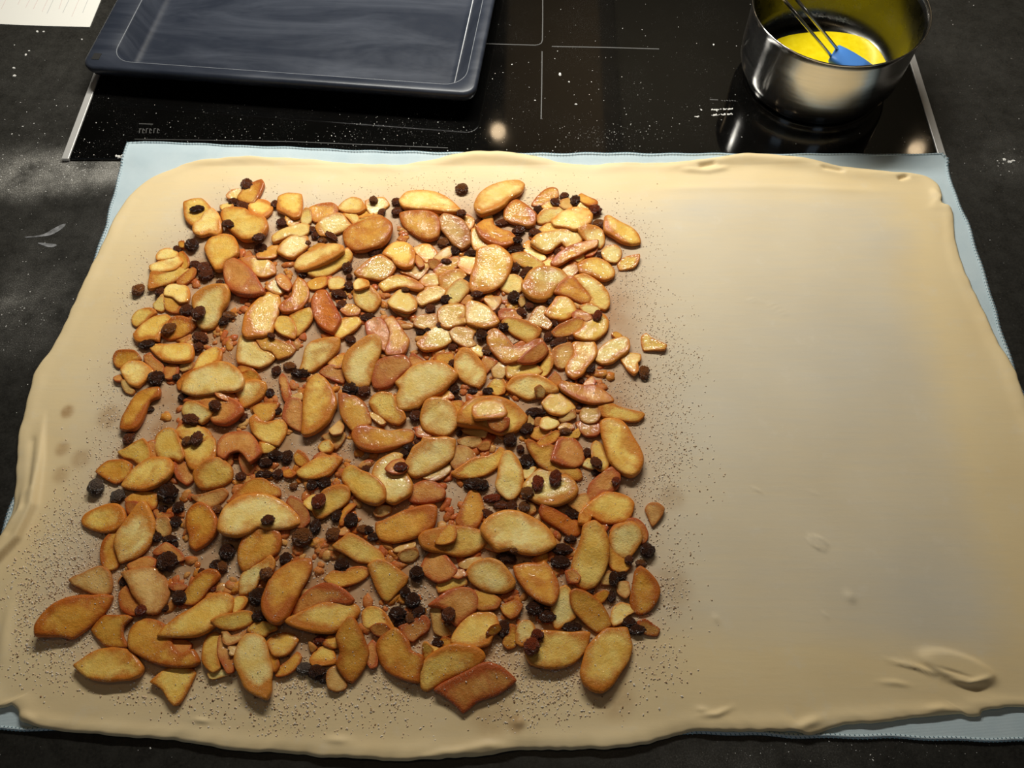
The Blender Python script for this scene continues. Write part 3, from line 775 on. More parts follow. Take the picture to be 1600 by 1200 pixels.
# ------------------------------------------------------------------ apple slices: outlines, colour, layer
# one block per area; "@ x0 y0 scale" gives the block's corner and unit, then one slice per line:
# colour+layer, outline; "* x,y,len,wid[,angle[,tone]]" is a raisin; one near the back is a dark shadow built as one
FILLING = """
@ 180 270 1.5625
y1 70,32 78,29 87,28 93,33 97,39 92,50 79,53 72,48 70,41|round yellow apple slice with one raisin on it, far back left
p2 90,40 97,36 103,42 106,50 107,59 103,64 95,62 86,64 79,60 79,52 86,47
o2 123,24 130,16 140,11 147,9 149,13 145,22 139,30 132,30 124,27|orange apple wedge with a pointed tip under the rearmost raisin
p1 112,24 117,19 126,17 128,20 122,26 114,26
y2 134,34 140,28 150,28 157,33 156,40 148,46 140,44 135,40
y1 106,42 109,36 117,35 130,37 137,43 150,47 153,56 148,64 138,68 128,68 118,60 110,51
p0 105,33 117,31 118,35 108,38
y1 95,66 108,62 118,65 123,74 122,83 112,90 107,98 101,98 95,88 90,76
p1 42,84 46,78 54,76 62,80 62,85 52,87 43,88
p2 35,94 45,89 56,85 63,84 67,88 60,96 50,99 37,99
o1 63,82 68,80 73,86 74,93 69,97 63,96 67,89
y1 34,117 37,101 50,100 62,96 72,96 75,99 68,103 60,108 48,113
o2 62,108 70,101 78,96 82,99 78,106 70,111 63,112
r2 109,84 119,86 130,92 140,103 150,121 140,124 125,123 115,117 110,105|large brown triangular apple slice with a sharp upper corner, back left
y1 126,88 138,85 150,87 159,92 160,100 150,104 142,103 134,95
r1 129,83 135,79 137,83 132,86
o1 142,83 150,78 160,72 166,76 160,84 150,86 143,86
o1 64,70 69,70 70,75 65,74
* 131,12,11,11,0
* 81,36,13,6,10,k
* 104,41,8,5,-50
* 112,51,12,8,-20
* 76,72,12,12,0,k
* 62,76,8,6,-50
* 79,92,9,8
* 88,95,12,11
* 90,102,14,10,10
* 118,29,10,7
* 127,33,14,8
* 143,65,12,9
* 145,76,12,11
@ 400 270 1.5625
y2 23,25 32,21 45,22 46,34 44,44 38,46 30,42 22,38
o1 30,45 44,46 43,50 35,54 31,51
o1 54,36 63,33 76,32 82,36 80,43 70,47 60,49 55,45 53,40
p1 45,44 50,37 55,38 55,48 50,52 46,50
p1 82,36 88,29 96,25 104,27 108,33 109,37 102,41 90,40
p1 110,30 118,27 128,26 133,32 128,36 121,42 115,42 111,36
o0 103,42 112,38 118,42 116,45 104,46
p2 60,55 66,48 78,43 86,43 92,50 96,55 88,58 75,62 64,62
p1 87,42 100,42 103,47 98,52 93,46
o3 88,60 93,54 103,50 115,46 127,46 135,52 136,58 132,68 124,75 112,78 100,79 91,73 88,66|large round golden apple slice with browned rim near the back edge
p2 100,51 108,46 122,44 128,46 110,50
p1 17,65 24,59 35,54 46,51 53,53 52,60 45,65 36,63 27,67 18,71
p1 26,72 34,65 42,63 51,64 52,73 45,80 37,86 30,85 22,80
p3 39,95 42,86 52,79 65,73 78,72 87,75 88,80 80,86 68,92 55,97 45,99|long pale yellow apple slice lying on another one, below the round slice
y2 52,101 62,97 75,90 85,82 92,77 96,82 94,88 82,96 72,102 60,104|long yellow apple slice beneath a paler one, below the round slice
y2 127,81 132,74 140,70 150,71 157,77 159,87 156,95 148,96 140,92 136,86
y2 99,102 105,96 115,88 125,84 133,88 140,93 136,100 126,107 115,106 104,105
o1 52,78 62,73 70,73 60,77
* 19,31,9,8
* 25,50,10,9
* 57,57,10,7
* 59,63,8,7
* 75,63,14,6
* 66,68,9,6,0,b
* 91,95,11,9,80
* 118,80,13,8,0,k
* 117,27,8,8,0,b
* 125,40,10,7,60
* 46,102,8,6,0,k
* 93,104,7,6
* 52,70,5,4,0,b
@ 600 270 1.5625
p3 16,29 23,20 38,18 52,20 65,27 76,38 74,40 66,41 50,39 35,38 20,36|long pale cream apple slice at the back edge, left of the lone raisin
o2 16,41 26,39 42,40 53,45 56,55 54,65 45,68 34,64 24,57 18,50
p1 40,39 54,40 56,46 46,45
t3 55,47 60,42 70,45 79,50 85,60 86,72 78,77 70,72 62,62 56,54
o2 74,46 82,43 90,47 89,53 84,58 78,50
p2 91,33 96,22 106,14 120,9 134,8 140,12 137,20 126,27 120,34 110,40 98,44 92,39|big pale apple slice pointing to the right at the very back edge
o2 121,36 128,29 134,28 143,34 152,43 150,53 143,55 130,51 121,47|chunky orange-gold apple block just below the big pale rear slice
o3 92,55 100,48 108,46 110,53 118,58 126,60 132,66 128,72 118,75 106,71 97,65
p2 100,45 107,42 109,49 101,52
p1 88,57 93,55 96,66 106,72 105,76 97,78 91,78 88,70
y3 94,80 104,76 113,75 122,80 128,87 127,95 120,108 108,117 92,120 86,116 88,103 92,92|large yellow half-round apple slice with browned right rim, back centre
y1 30,77 38,73 46,73 53,80 50,87 42,90 38,86 33,82
r1 33,82 38,88 40,93 36,96 32,90
t1 50,86 58,78 66,74 68,82 62,88 54,90
o2 50,99 56,93 66,87 74,85 76,90 70,96 60,101 53,103
p1 74,93 76,86 84,84 92,85 91,95 86,102 80,99
y2 128,82 140,81 150,86 160,93 158,97 148,97 138,93 129,88
p1 55,106 64,100 76,98 82,103 78,110 66,119 58,117
t0 17,100 28,95 38,90 46,92 40,102 34,107 26,103
r1 45,88 53,88 56,92 50,96 46,94
* 77,16,13,10,0,b
* 12,29,9,8
* 13,39,12,8
* 77,40,10,7
* 95,49,9,7
* 118,50,14,7
* 134,58,15,9
* 133,67,10,7,0,k
* 132,77,18,8,0,k
* 150,60,12,9
* 59,70,12,9,0,b
* 71,78,13,8,80,k
* 86,81,14,7,0,k
* 62,88,10,5
* 131,95,11,9,80
* 142,100,16,10
* 82,107,8,7,0,k
@ 800 270 1.5625
o2 20,32 25,25 33,18 40,16 45,18 46,25 40,27 35,30 28,33
y1 30,35 37,30 48,32 52,36 42,37 33,37
t2 49,29 56,26 60,30 59,36 52,37 48,34
o2 66,25 69,21 76,25 84,29 85,32 78,33 70,29
p1 66,34 70,30 77,33 76,37 68,38
p2 25,46 32,38 44,36 52,36 48,42 40,48 30,51 26,50
p3 40,49 46,43 54,37 65,35 76,38 80,43 78,51 70,56 62,58 52,55 43,53|large smooth cream apple slice at the back right below a raisin cluster
y1 27,57 36,51 46,53 52,57 44,60 34,61
p2 19,72 24,65 34,61 48,59 58,57 67,61 70,66 66,73 56,76 50,70 44,74 40,78 34,80 26,77
p1 66,58 74,54 84,55 91,60 92,70 88,75 80,72 72,66
o3 39,92 46,83 56,76 66,72 78,69 86,68 84,73 76,77 66,83 58,86 50,91 43,94|narrow orange-brown apple stick lying diagonally at the back right
r2 72,75 82,72 85,77 80,83 73,84
p1 62,86 71,79 72,85 66,89
y2 92,55 93,46 97,44 108,50 119,55 126,62 128,70 120,72 110,70 100,64 93,60|golden apple wedge lying apart at the back right on bare dough
p2 90,80 95,75 104,74 109,79 108,85 104,89 95,88 91,84
y1 106,92 112,86 120,84 127,83 126,89 121,95 108,97 107,95|small boat-shaped apple wedge on the right rim, touching a rounded piece
y1 66,93 74,88 85,86 95,90 102,98 101,104 92,108 80,104 68,101
p3 12,110 18,100 26,95 36,94 48,97 55,103 56,108 50,112 42,118 38,126 30,129 20,128 12,121 10,114|large glistening cream apple slice with a sugary face, back right
t1 50,98 56,94 64,93 66,99 60,104 53,103
p0 30,92 38,87 42,92 38,97 32,97
p0 12,72 17,68 20,76 30,82 34,87 28,90 20,85 13,80
* 26,37,10,8,0,k
* 43,29,11,7
* 52,23,9,7
* 63,28,12,9,80,k
* 83,37,12,11,0,r
* 86,51,11,9,0,b
* 88,83,8,6,80
* 45,79,9,7
@ 170 430 1.5625
p2 56,15 61,10 72,10 79,13 81,20 79,27 72,28 64,22 56,20
o1 55,20 60,20 66,25 76,29 72,34 71,38 62,37 56,32
p0 45,30 52,23 55,20 56,33 53,36 47,34
p2 86,23 95,16 106,12 118,12 121,18 119,28 113,36 110,45 104,52 95,54 89,50 90,42 85,32|wet shiny cream apple slice on the left with two raisins at its edge
y1 24,42 30,36 42,34 48,38 42,42 36,47 28,51 24,48
y2 26,60 34,50 46,42 58,40 62,44 56,51 52,58 50,66 42,65 34,68 28,66
o1 58,52 64,44 75,43 88,49 82,56 72,62 60,64 53,60
y2 41,72 45,69 60,70 75,69 84,72 85,80 82,86 70,88 56,86 47,79|smooth yellow apple wedge with flat upper edge near the left rim
p3 13,95 20,87 33,87 44,96 38,104 30,112 22,110 16,102
o1 6,82 10,77 20,76 27,77 32,84 22,87 14,92 9,92 6,88
r1 36,82 42,79 46,84 54,90 54,98 46,96 38,88
r1 55,94 62,90 70,92 69,99 63,104 57,103
t1 70,92 78,88 87,89 84,94 74,96
y1 85,92 92,80 100,75 108,73 113,77 112,86 104,92 94,93 84,98
p3 74,116 76,107 86,98 98,93 110,89 121,90 130,96 135,104 133,112 124,116 112,116 104,118 88,120 78,118|broad pale apple slice on the left, lying over an orange-edged one
o2 69,108 78,99 90,94 80,106 74,114 70,114
o1 130,93 138,92 146,96 152,104 148,108 136,106
p2 129,82 131,68 134,62 142,63 150,70 158,76 166,82 160,88 150,92 138,90 130,88
* 29,15,12,10,70,b
* 51,17,9,9
* 111,8,8,7
* 77,35,12,11
* 89,38,13,12
* 119,40,15,7,-15,b
* 114,46,10,9,0,k
* 59,54,14,9,55,b
* 91,62,15,10
* 89,72,10,9
* 37,69,16,9,0,k
* 46,103,14,13,0,k
* 67,102,7,6,0,k
@ 400 430 1.5625
y3 -12,55 -10,42 -4,32 6,22 14,17 22,20 24,28 22,38 18,48 16,58 8,62 0,63 -8,64 -12,60|tall yellow apple slice standing upright in the picture, left of an orange crescent
o3 0,63 10,62 22,66 34,69 39,74 34,80 22,84 16,77 6,74
p2 10,13 17,6 22,4 30,10 28,17 22,20 15,17
r3 20,2 25,-1 32,4 36,11 33,16 28,14 22,8
o2 38,10 42,3 48,6 52,14 52,23 46,33 38,37 28,38 24,34 28,28 36,22|orange crescent apple slice beside the deep orange wedge, left of centre
y2 18,50 24,43 33,43 38,49 40,57 38,63 30,61 22,57
y1 34,41 44,37 54,34 57,39 55,47 48,55 41,61 39,52
d3 57,22 62,16 70,16 76,27 82,38 85,46 80,56 77,59 70,56 63,50 58,40 56,30|thick deep orange apple wedge, the most reddish slice in the filling
o1 51,8 60,4 70,3 71,10 64,14 55,14
p1 72,5 82,2 88,5 89,12 82,15 74,14
p2 99,14 106,12 115,13 122,20 125,26 120,34 114,37 106,33 100,28 98,20
p2 98,8 103,4 112,7 113,11 104,14 99,14
o1 85,36 90,30 98,30 104,35 102,40 92,41
y2 78,55 84,46 92,42 102,43 105,48 100,54 92,60 84,64 80,62
r1 110,50 116,44 124,43 130,50 133,60 132,68 129,76 126,74 124,66 118,61 112,61
o2 128,44 136,42 142,48 148,58 153,66 150,76 146,80 132,81 130,76 133,66 134,56
p3 87,92 91,80 100,71 112,63 121,61 125,67 124,78 119,90 115,102 112,110 102,112 93,108 89,100|large upright sugary apple slice in the middle of the filling
r2 116,102 120,88 130,83 142,81 150,83 155,90 153,96 144,102 136,110 126,113 118,112
p3 44,95 47,86 50,74 56,68 66,65 78,64 84,66 83,74 76,82 66,90 56,96 50,97|shiny cream oval apple slice with a wet highlight, left of centre
o1 72,88 80,82 88,78 88,92 80,94
r1 64,98 72,91 80,91 88,98 88,108 80,106 70,102
* 92,11,10,9
* 82,19,15,9
* 85,30,11,8,50
* 52,31,8,7
* 111,42,15,8,0,k
* 149,14,8,4,0,b
* 94,64,11,8
* 15,60,8,5
* 20,96,10,8,80
* 33,91,12,8,0,b
* 44,98,18,9,0,k
@ 600 430 1.5625
y2 -5,10 2,4 14,1 26,4 35,9 40,14 36,16 26,14 16,12 8,14 0,16
p2 4,28 10,20 16,15 24,18 32,26 32,34 24,38 16,36 8,33
t1 8,34 18,36 26,38 24,41 16,40
y2 32,24 40,14 50,11 58,13 62,17 56,24 46,28 38,31 34,28
p1 35,7 42,1 52,0 56,8 50,12 42,11
p2 62,20 68,10 76,5 84,9 86,16 80,22 74,28 66,29 64,24
p1 116,10 122,3 130,1 137,4 139,11 135,17 126,18 118,15
y2 54,38 58,32 68,29 78,30 82,35 81,42 76,42 82,45 82,49 72,52 63,54 56,50
p3 82,30 86,25 95,28 104,33 111,41 115,48 110,52 98,54 90,51 83,48|four-sided glistening cream apple piece in the centre of the filling
r1 76,27 84,21 92,23 100,25 92,28 84,30
y2 100,25 106,18 109,22 116,22 117,26 112,34 108,36 104,30
t1 30,50 34,43 44,40 52,40 55,46 50,52 44,54 36,53
p2 33,70 40,62 48,54 58,52 66,58 69,64 62,70 50,75 40,76
t2 66,58 72,53 82,53 90,57 88,64 92,70 84,73 76,70 70,66
o1 82,52 93,52 92,57 86,57
p0 86,74 92,70 98,74 98,82 92,80
o3 103,60 108,54 114,56 122,63 130,72 138,72 150,67 158,66 160,72 150,78 140,84 128,88 120,88 112,80 105,72|big folded V-shaped orange apple slice, right of centre
y2 118,47 126,43 138,46 150,51 157,56 154,62 144,68 138,64 128,58
r1 115,38 120,35 130,36 138,42 134,45 124,43 116,45
p3 71,94 72,83 78,75 86,76 94,84 101,95 101,105 95,112 85,109 76,103|pale upright apple slice with brown rim just right of the centre
o1 50,84 56,79 68,79 70,84 64,88 55,88
r1 26,84 29,79 36,84 42,88 34,92 28,92
r1 100,82 108,85 114,88 106,94 102,98 98,88
t1 108,94 114,88 122,90 122,98 118,104 110,102
y2 122,96 126,89 140,88 152,90 158,96 150,101 136,102 124,104
t1 134,25 139,22 141,28 137,32
* 46,34,10,10
* 62,24,12,9,0,k
* 92,19,12,7
* 129,22,12,12,0,k
* 137,37,11,8,-25
* 145,31,9,8
* 120,52,10,10,0,k
* 97,60,12,12,0,k
* 68,72,9,7
* 103,76,11,9,80,b
* 36,57,9,6,0,k
* 43,55,7,5,0,k
* 55,50,6,6
* 114,36,8,6,80
* 68,88,8,8
@ 800 430 1.5625
o3 41,17 48,9 56,3 62,4 70,14 78,21 81,24 76,28 68,27 58,22 48,19|orange triangular apple wedge on top of a pale slice, right rim
p2 62,3 72,1 82,6 90,12 96,20 97,30 93,34 84,32 78,28 80,24 74,16 66,8
y3 33,40 40,30 45,23 54,23 61,28 64,36 58,42 50,45 40,44
t1 16,48 22,36 28,30 34,34 34,42 40,50 36,55 26,51
r3 6,87 14,78 26,69 32,68 36,76 30,84 22,88 12,89
o3 40,58 46,52 54,48 64,44 71,46 72,50 66,56 56,60 46,62 42,61
y2 62,60 70,54 73,47 80,44 84,40 92,40 96,46 95,54 90,60 82,65 72,65 64,63
r2 60,40 66,36 76,39 80,43 74,46 68,43 62,45
p1 68,32 78,30 88,34 84,38 74,38
y2 54,95 56,88 62,80 61,68 70,66 80,66 84,72 84,80 79,88 74,94 70,100 62,104 56,100
t1 41,76 48,71 58,68 61,76 58,86 52,93 46,93 41,86
p2 84,85 86,77 92,70 100,65 110,62 116,65 117,73 114,78 108,82 100,88 90,89|sparkling cream fan-shaped apple slice at the right rim
y1 108,82 114,78 128,80 128,85 125,88 126,96 122,100 116,95 112,89
y1 130,62 134,59 140,64 148,68 154,71 152,75 142,75 132,75 130,68|small triangular apple chip lying alone on the dough at the right
o1 100,60 104,58 110,61 104,63
y1 26,98 32,86 38,78 41,84 40,92 34,100 28,102
r1 36,106 43,98 48,103 50,110 44,112
r1 72,108 80,102 83,107 81,111 73,112
* 85,41,12,8,60,r
* 39,26,11,9,70,k
* 42,48,8,8
* 36,62,12,8,70
* 46,67,18,8
* 60,63,10,6
* 78,93,14,9,70,k
* 132,98,14,10,80,b
* 57,107,10,5,0,k
@ 160 580 1.5625
o2 19,58 20,48 25,38 30,29 36,22 46,18 56,17 58,20 57,26 48,30 44,40 40,50 34,58 26,60|curved brown apple slice by itself at the left rim
r1 81,30 90,25 105,24 120,26 133,30 140,36 141,42 134,49 124,54 112,52 108,46 100,36 88,30|dark reddish-brown apple slice carrying a raisin, left side
p2 80,38 84,31 92,31 102,36 111,41 108,47 100,53 92,48 82,44
r1 111,18 122,19 132,24 136,29 128,30 116,26
o1 139,4 148,0 155,3 158,10 150,12 142,14
y2 16,81 24,78 34,72 42,69 46,74 48,82 48,92 42,96 36,93 30,88 22,86
y2 52,74 55,64 64,58 72,59 76,66 80,76 83,86 78,91 70,88 62,89 55,84
y2 76,66 82,72 90,74 100,72 105,66 112,68 114,80 112,90 104,96 96,100 89,98 84,88 80,78
y1 74,60 82,53 95,54 105,59 110,66 104,70 96,72 86,70 78,66
r2 116,72 122,64 134,61 146,62 154,70 159,82 154,88 148,92 142,84 136,80 128,82 122,88 116,84|pinkish arched apple slice on the left side
r1 138,84 146,84 154,88 152,98 148,104 142,102 138,92
r1 72,92 80,90 86,94 92,102 90,110 84,114 76,108 73,100
t0 20,10 26,12 32,20 30,23 24,21 21,16
r0 12,7 18,4 20,10 14,10
r1 116,84 124,84 130,82 130,92 124,96 116,92
r0 47,72 53,70 54,82 56,90 49,92 48,80
* 80,26,9,8,0,k
* 112,34,12,10,-40
* 88,48,17,10,-15
* 94,68,14,10,80
* 84,70,9,9,0,b
* 26,67,14,9,80
* 48,38,6,5,0,k
* 138,105,11,8
* 157,104,8,7,0,k
* 141,47,10,6,70
@ 390 580 1.5625
p2 -15,18 -4,12 6,10 16,13 17,19 12,27 2,33 -6,36 -10,30
y3 53,62 54,48 54,32 56,18 60,9 67,3 74,7 80,14 85,24 87,34 84,42 80,50 72,58 64,63 56,65|largest upright yellow oval apple slice, left of centre
r2 34,44 37,33 43,28 50,29 53,36 53,50 52,60 46,58 38,53 34,48
r2 30,8 33,3 37,8 40,18 42,26 37,32 33,24
t0 42,26 52,22 53,28 45,28
y2 1,50 6,45 12,50 20,52 28,50 36,50 37,58 34,66 28,74 20,72 10,68 3,60
o2 3,37 12,33 26,33 30,33 26,40 22,48 14,51 8,46
y1 11,72 22,74 26,76 20,81 13,82
o2 90,24 96,24 105,26 114,32 119,42 121,52 114,56 104,60 98,54 92,44
o3 103,66 106,58 114,55 128,58 140,61 150,59 160,59 164,62 162,70 150,75 138,79 126,81 114,79 107,74|wide golden-brown apple slice with a hollow upper edge, centre
y2 120,32 124,25 132,22 142,24 146,30 148,38 154,42 156,48 150,53 142,52 134,47 126,42
t1 120,42 126,43 136,52 132,54 124,48
t1 73,66 82,62 90,58 96,64 92,72 86,78 80,72
t1 80,60 86,54 91,49 94,55 92,62 84,64
p2 69,76 73,71 80,70 84,76 81,81 73,81
y2 47,101 56,94 66,88 76,86 86,86 93,88 88,95 80,104 68,108 58,108 50,105
o1 45,86 49,80 56,84 60,92 52,95 47,92
r1 64,88 72,82 86,83 88,86 76,88
o1 33,101 40,99 47,103 42,106 35,105
* 100,18,15,13,0,k
* 114,20,13,10
* 28,40,8,7,80,k
* 20,22,8,8,0,k
* 37,86,14,10,80,k
* 25,84,14,9,0,k
* 15,92,14,9,0,k
* 14,103,16,8,0,k
* 28,103,10,9
* 116,98,8,7,80
* 150,96,14,9,0,r
@ 600 580 1.5625
p3 12,12 20,5 30,-4 44,-8 58,-7 68,-1 74,5 71,9 60,20 50,25 40,30 34,36 26,38 14,38 13,26 16,18|very large pale sugared apple slice in the centre of the filling
p3 38,42 42,32 50,28 60,29 68,33 73,42 74,52 68,60 60,64 48,62 40,58 37,50
o1 66,32 76,31 80,33 76,42 74,48 70,38
o1 52,27 60,20 65,21 70,27 60,29
y2 74,54 75,44 82,36 92,29 106,27 118,28 130,33 138,40 143,46 140,53 132,60 118,63 106,60 98,57 84,56|broad golden apple slice with a smaller oblong slice lying on it
y3 89,36 96,31 108,30 118,33 123,42 118,47 104,48 92,49 89,44|oblong golden apple piece lying on a broader golden slice
r3 104,50 116,47 125,48 124,56 116,61 108,58
t1 78,58 90,58 103,60 101,67 92,66 80,61
t1 74,70 84,67 96,68 98,74 88,76 76,73
r1 94,76 100,72 106,72 105,78 98,79
p3 22,94 27,84 30,78 38,72 40,68 52,68 62,67 71,69 70,78 68,86 60,93 50,99 40,104 30,106 24,102|large wavy cream apple slice with a smooth matte face, centre
t2 38,106 52,100 66,92 66,100 58,107 48,110
t1 67,92 70,80 73,75 82,76 90,82 92,88 84,93 72,99
y2 68,103 78,96 90,88 104,86 112,82 116,77 120,79 119,87 112,97 100,104 88,107 75,107
p2 114,106 116,92 121,82 127,82 134,90 138,100 139,110 136,120 130,127 124,128 116,122 112,114
y1 103,17 110,9 118,8 122,14 120,22 112,24
p3 122,18 128,9 140,5 152,5 162,9 172,16 174,20 168,22 160,22 152,26 144,28 134,24|bright whitish apple slice with flat facets, right of centre
t4 151,18 156,15 161,20 159,26 153,26
r1 32,62 36,55 42,60 48,63 44,66 34,66
* 70,18,10,9,0,k
* 73,27,8,5,0,k
* 31,45,12,11
* 25,76,11,9,0,k
* 20,82,10,8,0,k
* 75,62,6,6,0,k
* 88,20,10,6,0,k
* 104,20,12,7,0,k
* 126,70,14,12,75,k
* 142,58,14,11,30,k
* 150,42,20,10,0,k
* 136,78,8,8
* 143,90,16,13,-50,k
* 33,70,7,5
* 120,27,10,5,0,k
@ 800 580 1.5625
o3 46,15 50,11 60,13 72,15 82,14 92,20 100,27 101,30 92,32 80,33 68,30 58,25 50,20|long orange-brown apple wedge pointing right at the right rim
y2 86,36 90,32 98,33 108,37 120,40 130,42 132,44 127,49 118,50 104,48 92,46 88,42|thin yellow apple stick with orange ends jutting out at the right rim
y2 30,33 36,26 42,22 50,24 58,30 63,37 58,40 50,44 40,43 34,39
y2 89,52 93,48 102,48 110,51 116,58 120,66 126,76 130,86 130,94 127,101 120,106 112,104 104,98 98,90 94,78 90,64|long smooth golden oval apple slice at the right rim
t2 68,44 72,37 80,35 87,38 88,45 84,51 76,52 70,49
r1 64,52 72,50 80,52 88,54 89,60 84,65 74,65 68,60
t1 47,48 54,42 62,40 64,46 58,49 50,51
p2 28,56 30,48 37,46 44,47 47,53 42,57 34,59
o1 19,65 22,58 28,56 36,59 40,61 34,66 26,69
o2 25,73 34,66 44,60 48,62 44,69 36,74 28,77
o1 46,56 52,52 60,54 62,58 54,60 48,60
o1 46,68 56,65 66,58 68,61 66,66 56,68
r3 39,90 42,80 46,70 54,68 63,69 69,76 72,84 70,92 62,96 50,94 42,91
o2 15,76 16,70 22,72 28,77 36,75 42,76 40,86 42,92 52,95 62,97 68,100 70,106 66,109 56,107 44,103 32,98 22,88
y1 80,74 84,70 90,74 94,84 97,92 94,99 88,100 82,94 80,84
p0 70,94 76,88 84,92 88,98 80,98
p1 10,100 20,97 24,98 18,106 12,107
t1 16,54 17,46 20,45 22,52 19,56
r1 23,54 24,48 29,48 28,54
* 53,60,12,7,0,b
* 67,36,8,5
* 75,82,10,8,80
* 84,91,14,9,-55
* 84,101,10,7,0,k
* 58,11,10,4
* 69,10,7,5
@ 100 730 1.5625
o2 33,5 38,0 46,-5 60,-6 68,-2 66,6 60,12 52,16 44,13 38,9
y3 58,18 64,8 72,0 84,-8 96,-9 106,-7 110,-2 109,6 102,14 92,20 80,23 68,22 60,20|plump golden crescent apple slice near the left rim
y2 131,8 136,0 146,-7 156,-8 164,-3 168,3 167,12 158,18 148,21 138,22 133,17
y1 18,53 22,47 32,42 44,38 54,38 60,43 62,52 58,59 50,64 40,65 28,62 20,58|flat yellow oval apple slice at the left rim beside dusted raisins
p3 51,77 54,66 60,58 68,48 76,38 82,36 86,42 90,52 91,58 88,72 82,82 72,90 62,93 56,95 53,86|large greenish-cream leaf-shaped apple slice standing upright at the left
o1 62,33 68,28 78,25 90,26 94,31 92,40 88,43 84,36 78,36 70,36 64,36
r1 62,36 72,35 76,38 70,45 64,47
o2 38,88 40,76 46,68 52,64 55,68 51,78 52,86 55,95 52,101 45,103 40,99
t2 92,60 94,53 102,50 107,55 106,66 102,70 96,67
r1 90,44 95,43 100,47 108,46 110,49 104,51 94,52
o3 123,60 123,48 128,40 136,36 145,40 152,50 154,60 150,70 142,78 132,83 126,78 126,68|upright orange-edged apple slice with a pointed lower end, left
r2 90,86 96,80 103,76 110,80 117,86 120,92 114,94 108,88 100,86 94,88
r1 64,98 72,93 84,90 92,93 92,100 80,102 66,102
t1 128,30 140,28 152,24 160,22 164,26 158,34 146,40 136,36
* 31,20,14,14,0,g
* 53,30,13,11,60,g
* 103,26,18,16,0,k
* 114,40,11,10,0,k
* 98,42,9,7,0,k
* 111,55,10,9,0,k
* 92,70,9,8,0,k
* 105,72,14,7,0,k
* 102,94,18,16,0,k
* 153,42,9,8,0,b
* 111,77,6,5,0,k
@ 330 730 1.5625
p3 9,64 10,54 14,44 22,36 32,30 46,28 58,29 70,34 80,42 87,50 88,56 80,60 68,62 56,62 48,60 38,66 26,70 14,68|large arched grey-cream apple slice with a reddish right end
o2 18,38 24,28 34,18 42,13 52,12 60,17 68,22 69,28 60,30 46,28 32,31 22,36
r2 76,36 80,30 86,32 93,37 97,46 98,54 92,60 86,60 88,52 82,44
o2 28,85 32,74 38,66 48,62 58,62 68,66 70,74 67,84 62,88 50,94 40,102 32,104 28,96
y2 102,44 106,34 114,24 124,20 132,19 138,22 138,31 132,38 122,44 112,50 106,51
y1 92,36 100,29 104,28 102,38 104,44 98,42
y3 131,8 135,1 142,-1 150,4 160,8 168,14 174,22 174,33 166,38 156,36 146,30 137,20 132,14
y2 122,80 131,73 139,67 150,72 162,80 170,86 174,94 170,98 158,96 146,94 134,87
r1 128,64 134,60 138,64 134,68 128,68
o2 129,58 130,48 134,40 140,37 145,38 140,43 135,48 132,58
* 82,19,8,6,0,b
* 100,18,10,10,0,k
* 112,16,14,10,0,k
* 107,35,16,12,75,r
* 56,53,12,9
* 104,60,14,10,80,k
* 90,70,20,16,0,b
* 121,67,13,13,0,b
* 15,85,14,13,0,k
* 4,98,12,9,0,k
* 10,100,10,10,0,b
* 74,92,12,10,80,k
* 130,98,14,12,0,k
* 54,106,12,8
* 125,49,12,10,80,k
* 140,54,14,12,80,k
* 151,62,12,8,0,b
@ 560 730 1.5625
p2 14,8 18,-4 26,-10 36,-14 44,-12 42,-4 46,4 50,10 54,18 52,28 44,33 36,37 28,34 22,24 16,16
r3 27,2 34,-6 44,-8 50,0 44,6 34,6
r1 50,30 54,20 62,15 72,14 82,19 87,26 84,32 74,35 62,36 52,34
o3 18,56 26,54 36,49 48,44 60,41 72,39 78,41 78,50 74,60 62,68 48,73 34,75 22,72 18,64|glossy orange crescent apple slice with bright sparkles, lower centre
o2 98,55 104,40 110,27 115,22 120,26 124,36 125,46 120,58 114,62 104,62|orange-brown pointed apple slice standing upright beside a raisin cluster
y3 61,72 66,66 76,63 90,60 104,60 116,62 126,66 130,72 124,80 112,87 100,89 86,86 72,84 64,80|wide golden apple slice with a small triangle of apple on it
o4 77,76 83,66 91,58 96,60 98,68 95,74 86,77|small brown triangle of apple lying on a wide golden slice
t1 126,80 132,68 140,70 148,84 140,85
t1 35,83 44,78 56,75 57,79 48,84 38,85
t1 40,88 48,83 58,82 60,88 54,94 44,94
t1 16,46 22,39 32,40 32,45 24,49 18,49
t0 100,98 110,92 122,90 126,96 118,100 106,102
* 9,63,10,8,0,k
* 14,70,12,8,0,k
* 115,17,22,12,0,k
* 125,18,10,10,0,k
* 133,31,18,8,0,r
* 142,38,16,8
* 130,47,16,8
* 145,91,16,10,0,k
* 155,83,8,6,0,b
* 154,38,8,7
@ 790 730 1.5625
p3 -22,58 -14,50 0,45 14,46 28,52 38,58 44,64 49,72 50,78 42,83 30,87 16,86 6,82 -8,84 -16,76 -24,66|very large smooth yellow-cream oval apple slice, right of centre
p2 20,28 18,18 26,8 34,2 44,4 52,10 60,9 68,15 72,24 68,31 60,36 50,39 38,38 28,34|cream apple slice carrying three raisins, right of centre
r2 82,30 84,18 92,10 100,4 106,1 112,4 114,10 113,18 106,26 98,28 90,34 84,36
d2 34,44 37,37 44,40 54,46 66,52 74,56 76,63 72,68 64,69 54,62 44,56 36,50|narrow deep orange apple wedge below the slice with three raisins
t1 63,37 70,30 80,27 84,32 82,42 76,46 68,42
y3 73,57 74,48 80,40 90,32 99,26 110,26 122,30 128,36 126,46 120,54 110,56 100,56 92,53 86,48 84,54 80,58|curled yellow apple slice shaped like a hook at the right rim
